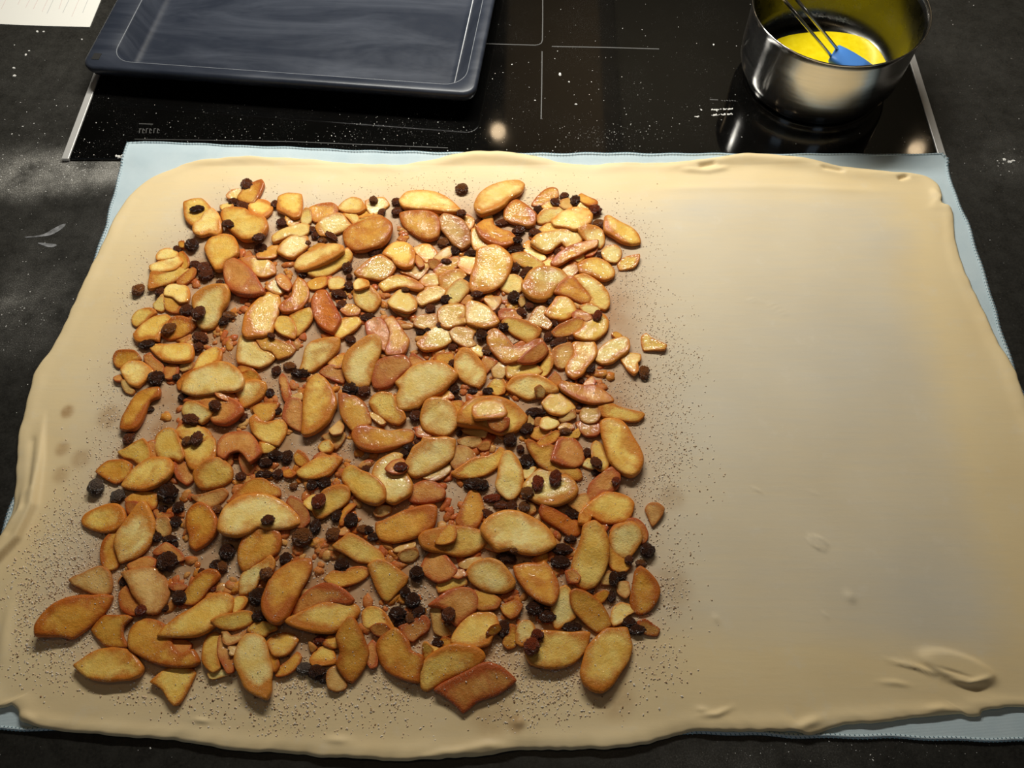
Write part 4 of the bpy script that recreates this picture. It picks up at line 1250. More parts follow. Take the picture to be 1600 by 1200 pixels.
y3 78,60 88,55 95,60 101,70 103,84 102,94 98,106 90,118 80,122 70,116 66,104 68,92 73,80 76,70|long upright tan-yellow apple slice at the right rim
p3 104,70 108,62 116,58 126,56 134,62 136,72 132,80 126,88 120,92 112,88 106,80
r2 104,66 110,57 120,53 130,52 138,58 142,67 140,74 134,77 133,68 124,64 114,64
o2 102,72 106,80 112,88 120,93 124,100 118,105 108,103 103,96 102,84
t1 140,42 144,37 152,37 158,42 156,48 152,54 147,59 144,52|small crumpled apple bit lying apart on the dough at the right
r1 90,56 98,57 102,61 98,66 94,62
t1 12,42 20,36 28,38 30,44 24,47 15,46
o1 26,94 34,88 42,86 42,92 38,97 30,97
* 21,26,13,12,0,b
* 32,17,16,11,80,r
* 50,12,17,11,80,r
* 66,47,14,10,-20,k
* 55,82,20,10,0,k
* 54,95,18,12,0,k
* 142,84,14,13,80,k
* 123,93,9,8
* 135,96,11,7,0,b
* 18,40,11,10,0,b
* 5,39,12,10
* 5,92,10,9,0,k
* 90,5,9,6,0,k
* 64,72,12,8,0,k
* 110,14,9,8,0,r
@ 50 860 1.5625
o2 6,86 6,76 14,64 24,55 36,49 50,46 62,46 72,45 80,46 77,54 70,64 60,74 50,82 40,88 30,86 18,86|large red-backed apple slice at the front left corner of the filling
t1 38,30 44,27 52,24 60,20 70,17 78,22 80,34 78,42 70,45 58,42 48,37 42,34
t1 92,24 102,20 114,17 126,20 134,30 137,42 132,55 124,63 114,62 108,52 102,44 98,34
r2 88,44 94,36 98,42 104,50 112,54 114,60 108,65 98,64 90,58
o1 60,80 66,72 74,66 84,66 96,66 100,68 92,76 91,86 96,96 86,97 74,95 66,88
r0 138,36 148,33 155,36 150,40 142,40
* 92,31,9,8,60,k
* 108,60,10,9,0,r
* 147,48,13,12,80,k
* 133,58,8,6,0,k
@ 280 860 1.5625
p2 60,36 62,26 68,20 76,16 84,12 92,6 96,12 94,20 86,24 80,30 76,38 68,43 61,44
o2 3,48 8,40 14,32 20,25 30,20 38,21 41,26 36,32 28,40 22,48 14,54 5,53|stubby orange apple stick lying diagonally at the front left
y3 -20,86 -12,76 0,66 14,58 24,50 34,44 46,43 53,47 54,54 52,62 44,70 36,76 28,82 18,86 6,87 -8,87|large yellow pointed apple slice with a smaller wedge on its right, front left
y4 33,71 42,66 52,64 64,61 72,62 74,70 68,75 56,79 46,79 38,76
y3 54,62 55,50 58,47 66,47 69,51 64,58 58,62
o3 85,62 84,50 88,38 92,28 100,20 110,13 122,9 131,9 132,17 128,28 122,38 118,48 113,58 108,68 100,74 92,72|long upright golden-brown apple slice in the front half, left of centre
r1 114,60 120,50 128,42 138,36 148,33 158,36 168,42 175,50 170,54 155,53 140,57 124,64 116,66|red-backed apple slice tucked behind a long pale one, front half
y2 106,70 116,66 128,60 142,54 156,52 170,52 178,56 180,62 172,72 160,80 150,83 136,82 120,78 110,74|long pale-gold apple slice with a left point in front of a red one
y2 68,80 76,73 86,72 96,75 98,79 90,82 86,86 76,84
* 22,21,6,5
* 87,24,12,11,60,b
* 78,46,18,14,0,k
* 80,66,14,10,0,k
* 2,48,10,8,80,k
* 33,38,9,6,0,r
@ 520 860 1.5625
o1 -8,30 0,22 10,22 20,18 30,17 37,20 34,26 24,32 10,36 0,36
y2 36,16 44,11 54,12 66,20 75,27 72,34 64,42 56,50 50,48 44,38 40,28
r2 88,18 94,6 102,1 112,5 119,13 124,20 120,27 108,32 100,30 92,24
p2 134,22 140,14 150,10 158,9 168,13 176,22 182,32 180,38 172,42 160,42 148,38 138,31|sugar-flecked pale apple slice in the front half beside a browner one
r2 96,56 106,48 116,41 128,38 138,39 144,46 145,56 140,62 130,70 124,76 118,70 112,60 104,57
o1 140,40 152,40 160,44 168,50 164,58 150,60 145,58 144,48
y2 30,70 30,62 36,57 46,58 53,64 58,72 61,78 54,80 46,76 38,78 32,76
r2 38,78 44,74 52,74 57,79 50,86 42,84
r2 66,76 74,74 82,68 92,66 97,72 95,80 86,86 80,91 74,88 70,82
t1 98,60 104,56 108,60 108,70 114,78 118,84 110,86 102,82 100,72
y2 119,92 121,84 128,74 136,66 148,62 158,62 164,68 166,78 160,86 156,94 146,97 134,98 124,96
o1 108,90 112,87 118,90 117,94 110,95
y1 104,36 110,28 120,27 132,26 134,34 126,37 114,40 106,42
r1 122,20 130,20 134,25 126,28 120,26
y0 90,98 94,92 98,96 108,98 100,104 92,104
* 83,23,14,13,0,k
* 79,50,14,14,0,k
* 64,63,16,12,0,k
* 85,62,14,10,30,k
* 66,73,10,7,0,k
* 116,65,14,12,80
* 105,92,12,8,0,k
* 72,42,10,10,0,k
* 77,68,10,10,0,b
@ 760 860 1.875
o3 23,14 34,11 44,12 48,9 54,16 59,26 60,34 58,42 54,46 44,43 36,37 30,30 25,22|broad tan-orange apple slice overlapping a sugar-flecked pale slice, front right
p2 54,50 56,42 60,33 66,30 70,34 70,42 74,50 74,56 68,60 60,65 57,64 55,57
o3 70,36 74,33 82,35 90,40 96,46 101,54 104,62 98,66 92,68 84,62 76,54 71,46|orange oval apple slice slanting down to the right, front right
o2 120,40 122,30 124,18 128,14 134,18 141,26 144,34 142,42 136,50 128,53 122,50|upright orange-brown apple slice at the front end of the right rim
t1 109,30 112,26 118,27 119,36 116,40 110,36
p2 104,56 106,48 112,44 120,46 123,51 116,55 113,60 106,63 104,60
y2 32,82 38,74 44,68 56,68 70,69 80,68 86,69 84,78 80,86 72,94 60,98 50,98 38,95 34,90|yellow apple slice with two raisins on its left end, front right
p2 26,64 30,59 36,59 40,64 40,70 34,75 30,80 25,77 25,72
o1 19,70 20,62 25,64 25,72 24,80 18,82 14,78 16,72
o2 0,70 4,64 10,62 12,66 6,70
o1 12,46 18,44 24,42 30,46 26,54 20,57 14,52
r1 126,60 132,58 138,62 144,66 142,71 134,70 128,66
t0 96,22 102,18 108,22 104,28 96,28
o1 90,38 98,34 102,36 98,42 94,44
r3 66,18 72,16 78,22 76,27 68,27
* 42,71,10,9,0,r
* 37,80,13,12,0,r
* 40,48,14,11,0,k
* 50,55,14,10,0,k
* 14,66,13,9,80,k
* 118,60,12,8,0,k
* 124,66,14,8,0,k
* 104,39,9,7,80,k
* 106,24,12,7,80,k
* 112,21,9,7,0,k
* 70,64,16,7,0,k
* 85,33,9,6,0,k
@ 790 940 1.5625
y2 75,72 78,58 82,46 90,37 100,28 110,27 121,26 124,36 126,46 122,60 114,72 106,84 96,91 86,89 78,82|big flat tan oval apple slice, frontmost at the right
@ 100 960 1.5625
y1 10,51 16,47 24,41 34,36 46,34 58,34 68,38 76,47 80,54 77,61 68,65 56,66 44,67 30,65 20,60|smooth yellow oval apple slice lying flat at the front left
o2 65,30 66,18 72,9 82,5 94,7 104,14 108,24 110,34 118,40 124,38 130,36 134,42 136,48 130,52 118,53 104,52 90,48 78,42 68,36|large golden comma-shaped apple slice at the front left
y1 88,68 94,62 102,56 114,53 126,54 131,59 127,68 122,78 116,88 111,91 106,86 100,76 94,71|triangular apple slice with a sugary tip, frontmost at the left
r2 108,26 120,26 128,30 124,38 116,40 110,34
y2 139,46 140,32 144,22 152,18 158,24 156,36 155,46 156,54 150,58 144,54
p1 145,60 150,57 160,56 170,57 164,60 152,64 147,64
@ 330 960 1.5625
r2 7,34 8,24 11,18 14,26 18,34 22,40 24,50 22,58 17,59 12,50 8,42
t3 11,16 14,15 20,22 28,20 34,17 33,23 26,28 18,31 13,28
t2 18,33 26,32 25,40 20,41
p3 24,48 26,36 30,26 36,20 44,20 52,24 56,34 58,44 61,54 60,66 60,78 56,85 50,83 42,79 35,73 30,62|large upright grey-cream apple slice with reddish rim at the front edge
y3 56,28 64,21 74,19 83,21 87,26 82,34 76,40 68,42 62,40
o2 54,34 60,36 66,42 68,52 64,58 61,52 58,44
o1 65,60 70,52 78,46 86,38 90,42 88,50 82,57 74,61 66,62
o3 126,24 132,12 138,4 144,6 150,18 154,28 157,38 154,50 148,60 141,68 136,66 130,58 126,50 130,38|upright orange-gold apple slice with two pointed ends at the front edge
y2 99,46 104,38 112,32 120,34 124,42 124,49 114,51 103,52
t2 116,64 118,56 124,52 130,60 135,68 134,74 126,77 118,74
o1 112,30 118,22 126,24 128,32 122,34
r1 98,28 102,30 106,34 101,38 99,34
* 108,26,12,8,0,r
* 92,54,14,10,0,g
* 105,58,16,12,0,k
* 112,64,10,8,80,k
@ 570 960 1.5625
o2 12,34 14,26 22,18 30,14 36,18 44,28 46,36 52,40 58,42 58,50 55,58 54,68 46,67 34,63 24,58 17,50|large tan-brown apple slice at the front edge left of a pale crescent
y3 55,62 57,52 64,43 74,36 86,31 98,31 110,33 118,38 120,44 114,51 104,56 92,61 80,66 70,72 62,76 57,74|pale yellow crescent apple slice on top of a browner one, front edge
r2 70,76 78,70 92,63 104,57 114,51 124,49 136,53 144,59 151,66 144,72 132,80 120,84 112,87 104,94 98,98 90,90 80,82|brown apple slice beneath a pale crescent, frontmost in the centre
y1 58,34 60,28 68,35 66,42 60,46
r1 2,34 8,26 12,32 13,42 12,52 6,54 2,46
"""

slices, raisins = [], []
blk = None
for ln in FILLING.strip().splitlines():
    ln = ln.strip()
    if ln[0] == '@':
        blk = [float(v) for v in ln[1:].split()]
        continue
    if ln[0] == '*':
        q = ln[1:].strip().split(',')
        u, v, L, Wd = [float(k) for k in q[:4]]
        raisins.append(dict(px=blk[0] + u * blk[2], py=blk[1] + v * blk[2], L=L * blk[2], W=Wd * blk[2],
                            ang=float(q[4]) if len(q) > 4 else random.uniform(-40, 40), tone=q[5] if len(q) > 5 else 'm'))
        continue
    body, _, lab = ln.partition('|')
    tk = body.split()
    pts = [(blk[0] + float(a) * blk[2], blk[1] + float(b) * blk[2]) for a, b in (t.split(',') for t in tk[1:])]
    slices.append(dict(col=tk[0][0], lay=int(tk[0][1]), pts=pts, label=lab))

# height field of the filling, 1 mm cells: each slice rests on what lies beneath it
GX0, GY0, GS = -0.40, -0.56, 0.001
GNX, GNY = 640, 580
gx = GX0 + (np.arange(GNX) + 0.5) * GS
gy = GY0 + (np.arange(GNY) + 0.5) * GS
GXX, GYY = np.meshgrid(gx, gy)
H = dough_base(GXX, GYY)
APPLE_WORD = dict(p='cream', y='pale golden', o='orange-brown', d='deep orange', r='reddish-brown', t='tan')


def poly_inside(x, y, P):
    ins = np.zeros(x.shape, bool)
    n = len(P)
    for i in range(n):
        a, b = P[i], P[(i + 1) % n]
        ins ^= ((a[1] > y) != (b[1] > y)) & (x < (b[0] - a[0]) * (y - a[1]) / (b[1] - a[1] + 1e-15) + a[0])
    return ins


def cells(P):
    x0, x1 = P[:, 0].min(), P[:, 0].max(); y0, y1 = P[:, 1].min(), P[:, 1].max()
    i0, i1 = max(0, int((x0 - GX0) / GS)), min(GNX, int((x1 - GX0) / GS) + 2)
    j0, j1 = max(0, int((y0 - GY0) / GS)), min(GNY, int((y1 - GY0) / GS) + 2)
    sub = (slice(j0, j1), slice(i0, i1))
    return sub, poly_inside(GXX[sub], GYY[sub], P)


def area_of(P):
    x, y = P[:, 0], P[:, 1]
    return 0.5 * float(np.sum(x * np.roll(y, -1) - np.roll(x, -1) * y))


order = sorted(range(len(slices)), key=lambda i: (slices[i]['lay'], i))
slice_objs = []
for si in order:
    s = slices[si]
    rs = random.Random(1000 + si)
    px = np.array(s['pts'])
    P0 = np.array([unproj(a, b, 0.010)[:2] for a, b in px])
    if area_of(P0) < 0:
        px = px[::-1]; P0 = P0[::-1]
    A = abs(area_of(P0))
    small = A < 0.00022
    loop_px = cut_loop(px, 3 if small else 4)
    n = len(loop_px)
    tpx = np.roll(loop_px, -1, 0) - np.roll(loop_px, 1, 0)
    tpx /= (np.linalg.norm(tpx, axis=1)[:, None] + 1e-9)
    # counter-clockwise on the table is clockwise in the picture's downward y
    loop_px = loop_px + np.stack([-tpx[:, 1], tpx[:, 0]], 1) * 1.6
    T = float(np.clip(0.22 * math.sqrt(A), 0.0034, 0.0078)) * rs.uniform(0.9, 1.1)
    # rest on what is below
    a = b = 0.0; c = 0.006
    for it in range(3):
        # the outline is widest a bit above the underside
        Q = np.array([unproj_plane(u, v, a, b, c + 0.55 * T)[:2] for u, v in loop_px])
        sub, ins = cells(Q)
        hx, hy, hz = GXX[sub][ins], GYY[sub][ins], H[sub][ins]
        if len(hz) < 6:
            c = float(ZD); continue
        M = np.stack([hx - hx.mean(), hy - hy.mean(), np.ones_like(hx)], 1)
        sol = np.linalg.lstsq(M, hz, rcond=None)[0]
        a, b = float(np.clip(sol[0], -0.30, 0.30)), float(np.clip(sol[1], -0.30, 0.30))
        if it == 0: jit = (rs.uniform(-0.13, 0.13), rs.uniform(-0.12, 0.14))
        a += jit[0] * 0.5; b += jit[1] * 0.5
        res = hz - a * (hx - hx.mean()) - b * (hy - hy.mean())
        c0 = float(np.quantile(res, 0.72)) - 0.0004
        c = c0 - a * hx.mean() - b * hy.mean()
    # profile rings: inward offsets along the outline's normals
    nxt_, prv_ = np.roll(Q, -1, 0), np.roll(Q, 1, 0)
    tan = nxt_ - prv_
    tan /= (np.linalg.norm(tan, axis=1)[:, None] + 1e-12)
    inw = np.stack([-tan[:, 1], tan[:, 0]], 1)
    per = float(np.linalg.norm(nxt_ - Q, axis=1).sum())
    hr = 2 * A / per
    cx, cy = Q.mean(0)
    th = rs.uniform(0, 2 * math.pi)
    wdir = np.array([math.cos(th), math.sin(th)])
    ext = max(1e-6, float(np.abs((Q - [cx, cy]) @ wdir).max()))
    # top face: points inside the outline, height and browning follow the distance to the edge
    def edge_dist(pt):
        A_, B_ = Q[None, :, :], nxt_[None, :, :]
        d_ = B_ - A_
        tt = np.clip(((pt[:, None, :] - A_) * d_).sum(2) / ((d_ * d_).sum(2) + 1e-15), 0, 1)
        return np.linalg.norm(pt[:, None, :] - A_ - tt[:, :, None] * d_, axis=2).min(1)
    inner = []
    for off in (0.07, 0.18):
        pt = Q + inw * (off * hr)
        ok = (edge_dist(pt) > 0.86 * off * hr) & poly_inside(pt[:, 0], pt[:, 1], Q)
        inner.append(pt[ok])
    st = max(0.0024, 0.30 * hr)
    ux = np.arange(Q[:, 0].min(), Q[:, 0].max(), st); uy = np.arange(Q[:, 1].min(), Q[:, 1].max(), st * 0.87)
    gxx, gyy = np.meshgrid(ux, uy); gxx = gxx + (np.arange(len(uy)) % 2)[:, None] * st / 2
    pt = np.stack([gxx.ravel(), gyy.ravel()], 1) + np.array([[rs.uniform(-0.12, 0.12) * st, rs.uniform(-0.12, 0.12) * st] for _ in range(gxx.size)]).reshape(-1, 2)
    if len(pt):
        ok = poly_inside(pt[:, 0], pt[:, 1], Q)
        pt = pt[ok]
        if len(pt): inner.append(pt[edge_dist(pt) > 0.40 * hr])
    inner = np.vstack([k for k in inner if len(k)]) if any(len(k) for k in inner) else np.zeros((0, 2))
    allp = np.vstack([Q, inner])
    cdt = delaunay_2d_cdt([Vector(p) for p in allp], [(i, (i + 1) % n) for i in range(n)], [], 1, 1e-7)
    tv = np.array([tuple(p) for p in cdt[0]]); tf = [tuple(f) for f in cdt[2]]
    orig = cdt[3]
    ed_ = edge_dist(tv) / hr
    ed_[ed_ < 1e-3] = 0
    twot = 1.0 if rs.random() < 0.55 else 0.15
    def wz(x_, y_): return 1.0 + 0.34 * ((x_ - cx) * wdir[0] + (y_ - cy) * wdir[1]) / ext
    Vv, rim = [], []
    for (x_, y_), e_ in zip(tv, ed_):
        k_ = min(e_ / 0.15, 1.0)
        hgt = 0.82 + 0.18 * math.sqrt(max(0.0, 1 - (1 - k_)**2))
        lump = 0.20 * mnoise.noise(Vector((x_ * 70 + si, y_ * 70, si * 0.37))) + 0.10 * mnoise.noise(Vector((x_ * 190 + si, y_ * 190, 4.1)))
        hgt += lump * min(1.0, e_ * 2.5) - 0.05 * min(e_, 1.0)
        Vv.append((x_, y_, a * x_ + b * y_ + c + hgt * T * wz(x_, y_)))
        pj = ((x_ - cx) * wdir[0] + (y_ - cy) * wdir[1]) / ext      # the outer, browned side of the wedge
        rim.append(float(np.interp(e_, [0, 0.10, 0.30, 0.55, 0.9], [1.0, 0.85, 0.48, 0.16, 0.0])) + float(np.interp(pj, [0.05, 0.25, 0.9], [0.0, 0.30, 0.55])) * twot)
    Fv = []
    for f in tf:
        p = [Vv[t_] for t_ in f[:3]]
        ar = (p[1][0] - p[0][0]) * (p[2][1] - p[0][1]) - (p[2][0] - p[0][0]) * (p[1][1] - p[0][1])
        Fv.append(f if ar > 0 else f[::-1])
    first = {}
    for vi, ol in enumerate(orig):
        for o_ in ol:
            if o_ < n: first[o_] = vi
    tb0 = [first.get(i) for i in range(n)]
    b0 = len(Vv)
    for (off, hz_) in ((0.0, 0.42), (0.08, 0.14), (0.30, 0.0)):
        q = Q + inw * (off * hr)
        for (x_, y_) in q:
            Vv.append((x_, y_, a * x_ + b * y_ + c + hz_ * T * wz(x_, y_))); rim.append(1.0)
    for i in range(n):
        j = (i + 1) % n
        if tb0[i] is not None and tb0[j] is not None and tb0[i] != tb0[j]: Fv.append((b0 + i, b0 + j, tb0[j], tb0[i]))
        for k in range(2): Fv.append((b0 + (k + 1) * n + i, b0 + (k + 1) * n + j, b0 + k * n + j, b0 + k * n + i))
    Fv.append(tuple(b0 + 2 * n + i for i in range(n))[::-1])
    loc = (float(cx), float(cy), float(a * cx + b * cy + c))
    Vl = [(v[0] - loc[0], v[1] - loc[1], v[2] - loc[2]) for v in Vv]
    o = mesh_obj('apple_slice' if not small else 'apple_piece', Vl, Fv, MAT[s['col']], attrs={'rim': rim}, loc=loc)
    slice_objs.append((si, o, A, px.mean(0)))
    sub, ins = cells(Q)
    dmin = np.full(GXX[sub].shape, 1e9)
    for i in range(n):
        dmin = np.minimum(dmin, np.hypot(GXX[sub] - Q[i, 0], GYY[sub] - Q[i, 1]))
    wd = 1.0 + 0.34 * ((GXX[sub] - cx) * wdir[0] + (GYY[sub] - cy) * wdir[1]) / ext
    zt = a * GXX[sub] + b * GYY[sub] + c + T * wd * np.clip(0.6 + 0.4 * dmin / (0.3 * hr), 0, 1)
    Hs = H[sub]; Hs[ins] = np.maximum(Hs[ins], zt[ins]); H[sub] = Hs

# labels that single each slice out
ROWS = [(395, 'at the back edge'), (500, 'toward the back'), (625, 'behind the middle'), (760, 'before the middle'), (890, 'toward the front'), (2000, 'at the front edge')]
COLS = [(0.16, 'far left'), (0.38, 'left'), (0.62, 'centre'), (0.84, 'right'), (9, 'far right')]


def place_words(px, py):
    row = next(w for lim, w in ROWS if py < lim)
    f0, f1 = np.interp(py, [290, 1000], [290, 60]), np.interp(py, [290, 1000], [1000, 1050])
    u = (px - f0) / (f1 - f0)
    col = next(w for lim, w in COLS if u < lim)
    return row, col


ORD = ['first', 'second', 'third', 'fourth', 'fifth', 'sixth', 'seventh', 'eighth', 'ninth', 'tenth', 'eleventh', 'twelfth', 'thirteenth', 'fourteenth']
buckets = {}
for si, o, A, pc in slice_objs:
    s = slices[si]
    if s['label']:
        tag(o, s['label'], 'apple slice', 'apple slices of the filling'); continue
    P0 = np.array(s['pts']); P0 = P0 - P0.mean(0)
    ev = np.linalg.eigvalsh(P0.T @ P0)
    el = math.sqrt(ev[1] / max(ev[0], 1e-6))
    size = 'large' if A > 0.0011 else 'medium' if A > 0.0005 else 'small'
    shape = 'roundish' if el < 1.45 else 'oval' if el < 2.1 else 'narrow'
    kind = 'apple slice' if A > 0.00022 else 'apple bit'
    if kind == 'apple bit': size = 'tiny'
    row, col = place_words(*pc)
    desc = '%s %s %s %s %s, %s' % (size, shape, APPLE_WORD[s['col']], kind, row, col)
    buckets.setdefault(desc, []).append((pc[0], o))
for desc, lst in buckets.items():
    lst.sort(key=lambda e: e[0])
    for k, (_, o) in enumerate(lst):
        suffix = '' if len(lst) == 1 else (', leftmost' if k == 0 else ', rightmost' if k == len(lst) - 1 else ', %s from left' % ORD[k])
        tag(o, desc + suffix, 'apple slice', 'apple slices of the filling')

# ------------------------------------------------------------------ raisins
raisin_meshes = []
for v in range(7):
    bm = bmesh.new()
    bmesh.ops.create_icosphere(bm, subdivisions=3, radius=1.0)
    for vt in bm.verts:
        d = vt.co.normalized()
        q = d * 1.6 + Vector((v * 5.1, v * 2.3, 0))
        w = abs(mnoise.noise(q * 1.4)) * 0.55 + abs(mnoise.noise(q * 2.9)) * 0.24
        vt.co = d * (1.08 - w) * (1.0 + 0.10 * d.x)
    for f in bm.faces: f.smooth = True
    me = bpy.data.meshes.new('raisin'); bm.to_mesh(me); bm.free()
    me.materials.append(MAT['raisin'])
    raisin_meshes.append(me)
TONES = dict(k=(0.075, 0.024, 0.010), m=(0.17, 0.046, 0.016), r=(0.26, 0.046, 0.015), b=(0.30, 0.10, 0.026), g=(0.17, 0.12, 0.09))
rb = {}
LONE_RAISIN = {(720, 295): 'lone brown raisin on bare dough behind the apple filling', (215, 453): 'lone brown raisin on bare dough left of the apple filling',
               (1006, 583): 'lone brown raisin on bare dough right of the apple filling'}
for i, r in enumerate(raisins):
    rr = random.Random(500 + i)
    g = unproj(r['px'], r['py'], 0.010)
    mpp = np.linalg.norm(g - CAM) / F_PX
    L, Wd = r['L'] * mpp, r['W'] * mpp
    L, Wd = max(L, 0.005), max(Wd, 0.0045)
    if L > 0.0165: L = 0.0165
    hgt = 0.72 * min(Wd, 0.012)
    zc = ZD + hgt / 2
    for it in range(2):
        g = unproj(r['px'], r['py'], zc)
        ii, jj = int((g[0] - GX0) / GS), int((g[1] - GY0) / GS)
        k = max(1, int(min(L, Wd) * 0.35 / GS))
        reg = H[max(0, jj - k):jj + k + 1, max(0, ii - k):ii + k + 1]
        zb = float(np.quantile(reg, 0.55)) - 0.0006
        zc = zb + hgt / 2
    # foreshortening: the pixel's vertical axis is stretched back on the table
    ang = math.radians(r['ang'])
    o = bpy.data.objects.new('raisin', raisin_meshes[i % 7])
    C.objects.link(o)
    o.location = g
    o.rotation_euler = (rr.uniform(-0.2, 0.2), rr.uniform(-0.2, 0.2), ang)
    o.scale = (L * 0.56, Wd * 0.60, hgt * 0.56)
    t = TONES[r['tone']]; f = rr.uniform(0.75, 1.3)
    o.color = (t[0] * f, t[1] * f, t[2] * f, 1)
    lab = next((w for (a, b), w in LONE_RAISIN.items() if abs(a - r['px']) < 6 and abs(b - r['py']) < 6), None)
    if lab:
        tag(o, lab, 'raisin', 'raisins of the filling'); continue
    row, col = place_words(r['px'], r['py'])
    tone = dict(k='black', m='dark brown', r='reddish-brown', b='light brown', g='sugar-dusted')[r['tone']]
    desc = '%s raisin among the apple slices %s, %s' % (tone, row, col)
    rb.setdefault(desc, []).append((r['px'], o))
for desc, lst in rb.items():
    lst.sort(key=lambda e: e[0])
    for k, (_, o) in enumerate(lst):
        suffix = '' if len(lst) == 1 else (', leftmost' if k == 0 else ', rightmost' if k == len(lst) - 1 else ', %s from left' % ORD[min(k, 13)])
        tag(o, desc + suffix, 'raisin', 'raisins of the filling')

# ------------------------------------------------------------------ soft crumbled apple in the gaps between the slices
bm0 = bmesh.new(); bmesh.ops.create_icosphere(bm0, subdivisions=2, radius=1.0)
bm0.verts.ensure_lookup_table()
ico_v = [v.co.copy() for v in bm0.verts]; ico_f = [tuple(v.index for v in f.verts) for f in bm0.faces]; bm0.free()
mv, mf, mm, mr = [], [], [], []
tries = 0
while len(mf) < 520 * len(ico_f) and tries < 30000:
    tries += 1
    xx = random.uniform(fill_xy[:, 0].min(), fill_xy[:, 0].max()); yy = random.uniform(fill_xy[:, 1].min(), fill_xy[:, 1].max())
    if poly_sdist(np.array([xx]), np.array([yy]), fill_xy)[0] > -0.056: continue
    if mnoise.noise(Vector((xx * 34, yy * 34, 8.0))) < 0.0: continue
    ii, jj = int((xx - GX0) / GS), int((yy - GY0) / GS)
    base = float(dough_base(np.array([xx]), np.array([yy]))[0])
    if H[jj, ii] > base + 0.0010: continue
    r = random.uniform(0.0018, 0.0046); e1, e2 = random.uniform(1.0, 1.6), random.uniform(0.7, 1.0); th = random.uniform(0, 6.28)
    b0 = len(mv)
    for k in ico_v:
        w = r * (1 + 0.45 * mnoise.noise(k * 1.3 + Vector((tries * 1.7, 0, 0))))
        u_, v_ = k.x * w * e1, k.y * w * e2
        mv.append((xx + u_ * math.cos(th) - v_ * math.sin(th), yy + u_ * math.sin(th) + v_ * math.cos(th), base + 0.05 * r + k.z * w * 0.40))
    mf += [tuple(b0 + i for i in f) for f in ico_f]
    mm += [random.choice((0, 0, 0, 1, 2))] * len(ico_f)
    mr += [0.75] * len(ico_v)
mush = mesh_obj('apple_mush', mv, mf, mats=[MAT['r'], MAT['t'], MAT['o']], fmat=mm, attrs={'rim': mr})
tag(mush, 'soft crumbled apple mush in the gaps between the apple slices', 'apple mush', None, 'stuff')

# ------------------------------------------------------------------ breadcrumbs and sugar strewn over the dough
cv, cf, cm = [], [], []
fx0, fy0 = fill_xy.min(0) - 0.03; fx1, fy1 = fill_xy.max(0) + 0.03
Ncand = 90000
qx = rng.uniform(fx0, fx1, Ncand); qy = rng.uniform(fy0, fy1, Ncand)
sdq = poly_sdist(qx, qy, fill_xy)
dens = 1 / (1 + np.exp(sdq / 0.007))
nz = np.array([mnoise.noise(Vector((a * 28, b * 28, 3.0))) for a, b in zip(qx, qy)])
dens *= np.clip(0.55 + 0.9 * nz, 0.08, 1)
for (px_, py_, rx_, s_) in [(100, 870, 0.03, 1.6), (80, 970, 0.03, 1.4), (1040, 700, 0.03, 0.5), (1040, 560, 0.03, 0.4), (480, 1090, 0.06, 0.4), (830, 1075, 0.03, 0.8), (1050, 920, 0.012, 0.5)]:
    dens += s_ * blob(qx, qy, px_, py_, rx_, rx_, z=ZD)
near = np.interp(qy, [-0.50, -0.05], [1.0, 0.55])
keep = (rng.uniform(0, 1, Ncand) < dens * near) & (poly_sdist(qx, qy, dxy[::8]) < -0.010)
octf = [(0, 2, 4), (2, 1, 4), (1, 3, 4), (3, 0, 4), (2, 0, 5), (1, 2, 5), (3, 1, 5), (0, 3, 5)]
for xx, yy in zip(qx[keep], qy[keep]):
    ii, jj = int((xx - GX0) / GS), int((yy - GY0) / GS)
    if not (0 <= ii < GNX and 0 <= jj < GNY): continue
    h = H[jj, ii]
    base = float(dough_base(np.array([xx]), np.array([yy]))[0])
    on_apple = h > base + 0.0008
    if on_apple and random.random() < 0.93: continue
    r = random.uniform(0.00032, 0.00075) * float(np.interp(yy, [-0.48, -0.1], [1.2, 0.85])) * (0.7 if on_apple else 1.0)
    z0 = (h if on_apple else base) + r * 0.35
    th = random.uniform(0, 6.28); ca, sa = math.cos(th) * r, math.sin(th) * r
    e1, e2 = random.uniform(0.7, 1.5), random.uniform(0.6, 1.1)
    b0 = len(cv)
    cv += [(xx + ca * e1, yy + sa * e1, z0), (xx - ca * e1, yy - sa * e1, z0), (xx - sa * e2, yy + ca * e2, z0), (xx + sa * e2, yy - ca * e2, z0), (xx, yy, z0 + r * 0.8), (xx, yy, z0 - r * 0.8)]
    cf += [tuple(b0 + k for k in t) for t in octf]
    u = random.random()
    m = 2 if (on_apple or u < 0.42) else (1 if u < 0.48 else 0)
    cm += [m] * 8
cr = mesh_obj('breadcrumbs', cv, cf, mats=[MAT['crumb'], MAT['crumb2'], MAT['sugar']], fmat=cm, smooth=False)
tag(cr, 'fine breadcrumbs and sugar strewn over the dough around the apple slices', 'crumbs', None, 'stuff')


# ------------------------------------------------------------------ hob things
# baking tray standing on the hob, its front half in view
TZ = 0.030
fl, frt = unproj(124, 104, TZ), unproj(742, 148, TZ)
tdir = (frt - fl)[:2]
TW = float(np.linalg.norm(tdir)); tdir = tdir / TW
trz = math.atan2(tdir[1], tdir[0])
TD = 0.37
tray = empty('baking_tray', (float(fl[0]), float(fl[1]), HZ), trz)
tag(tray, 'dark blue enamelled baking tray with a wide flat rim on the hob', 'baking tray')


def rrect(x0, x1, y0, y1, r, seg=8):
    out = []
    for (cx_, cy_, a0) in [(x1 - r, y0 + r, -90), (x1 - r, y1 - r, 0), (x0 + r, y1 - r, 90), (x0 + r, y0 + r, 180)]:
        for k in range(seg + 1):
            t = math.radians(a0 + 90 * k / seg)
            out.append((cx_ + r * math.cos(t), cy_ + r * math.sin(t)))
    return out


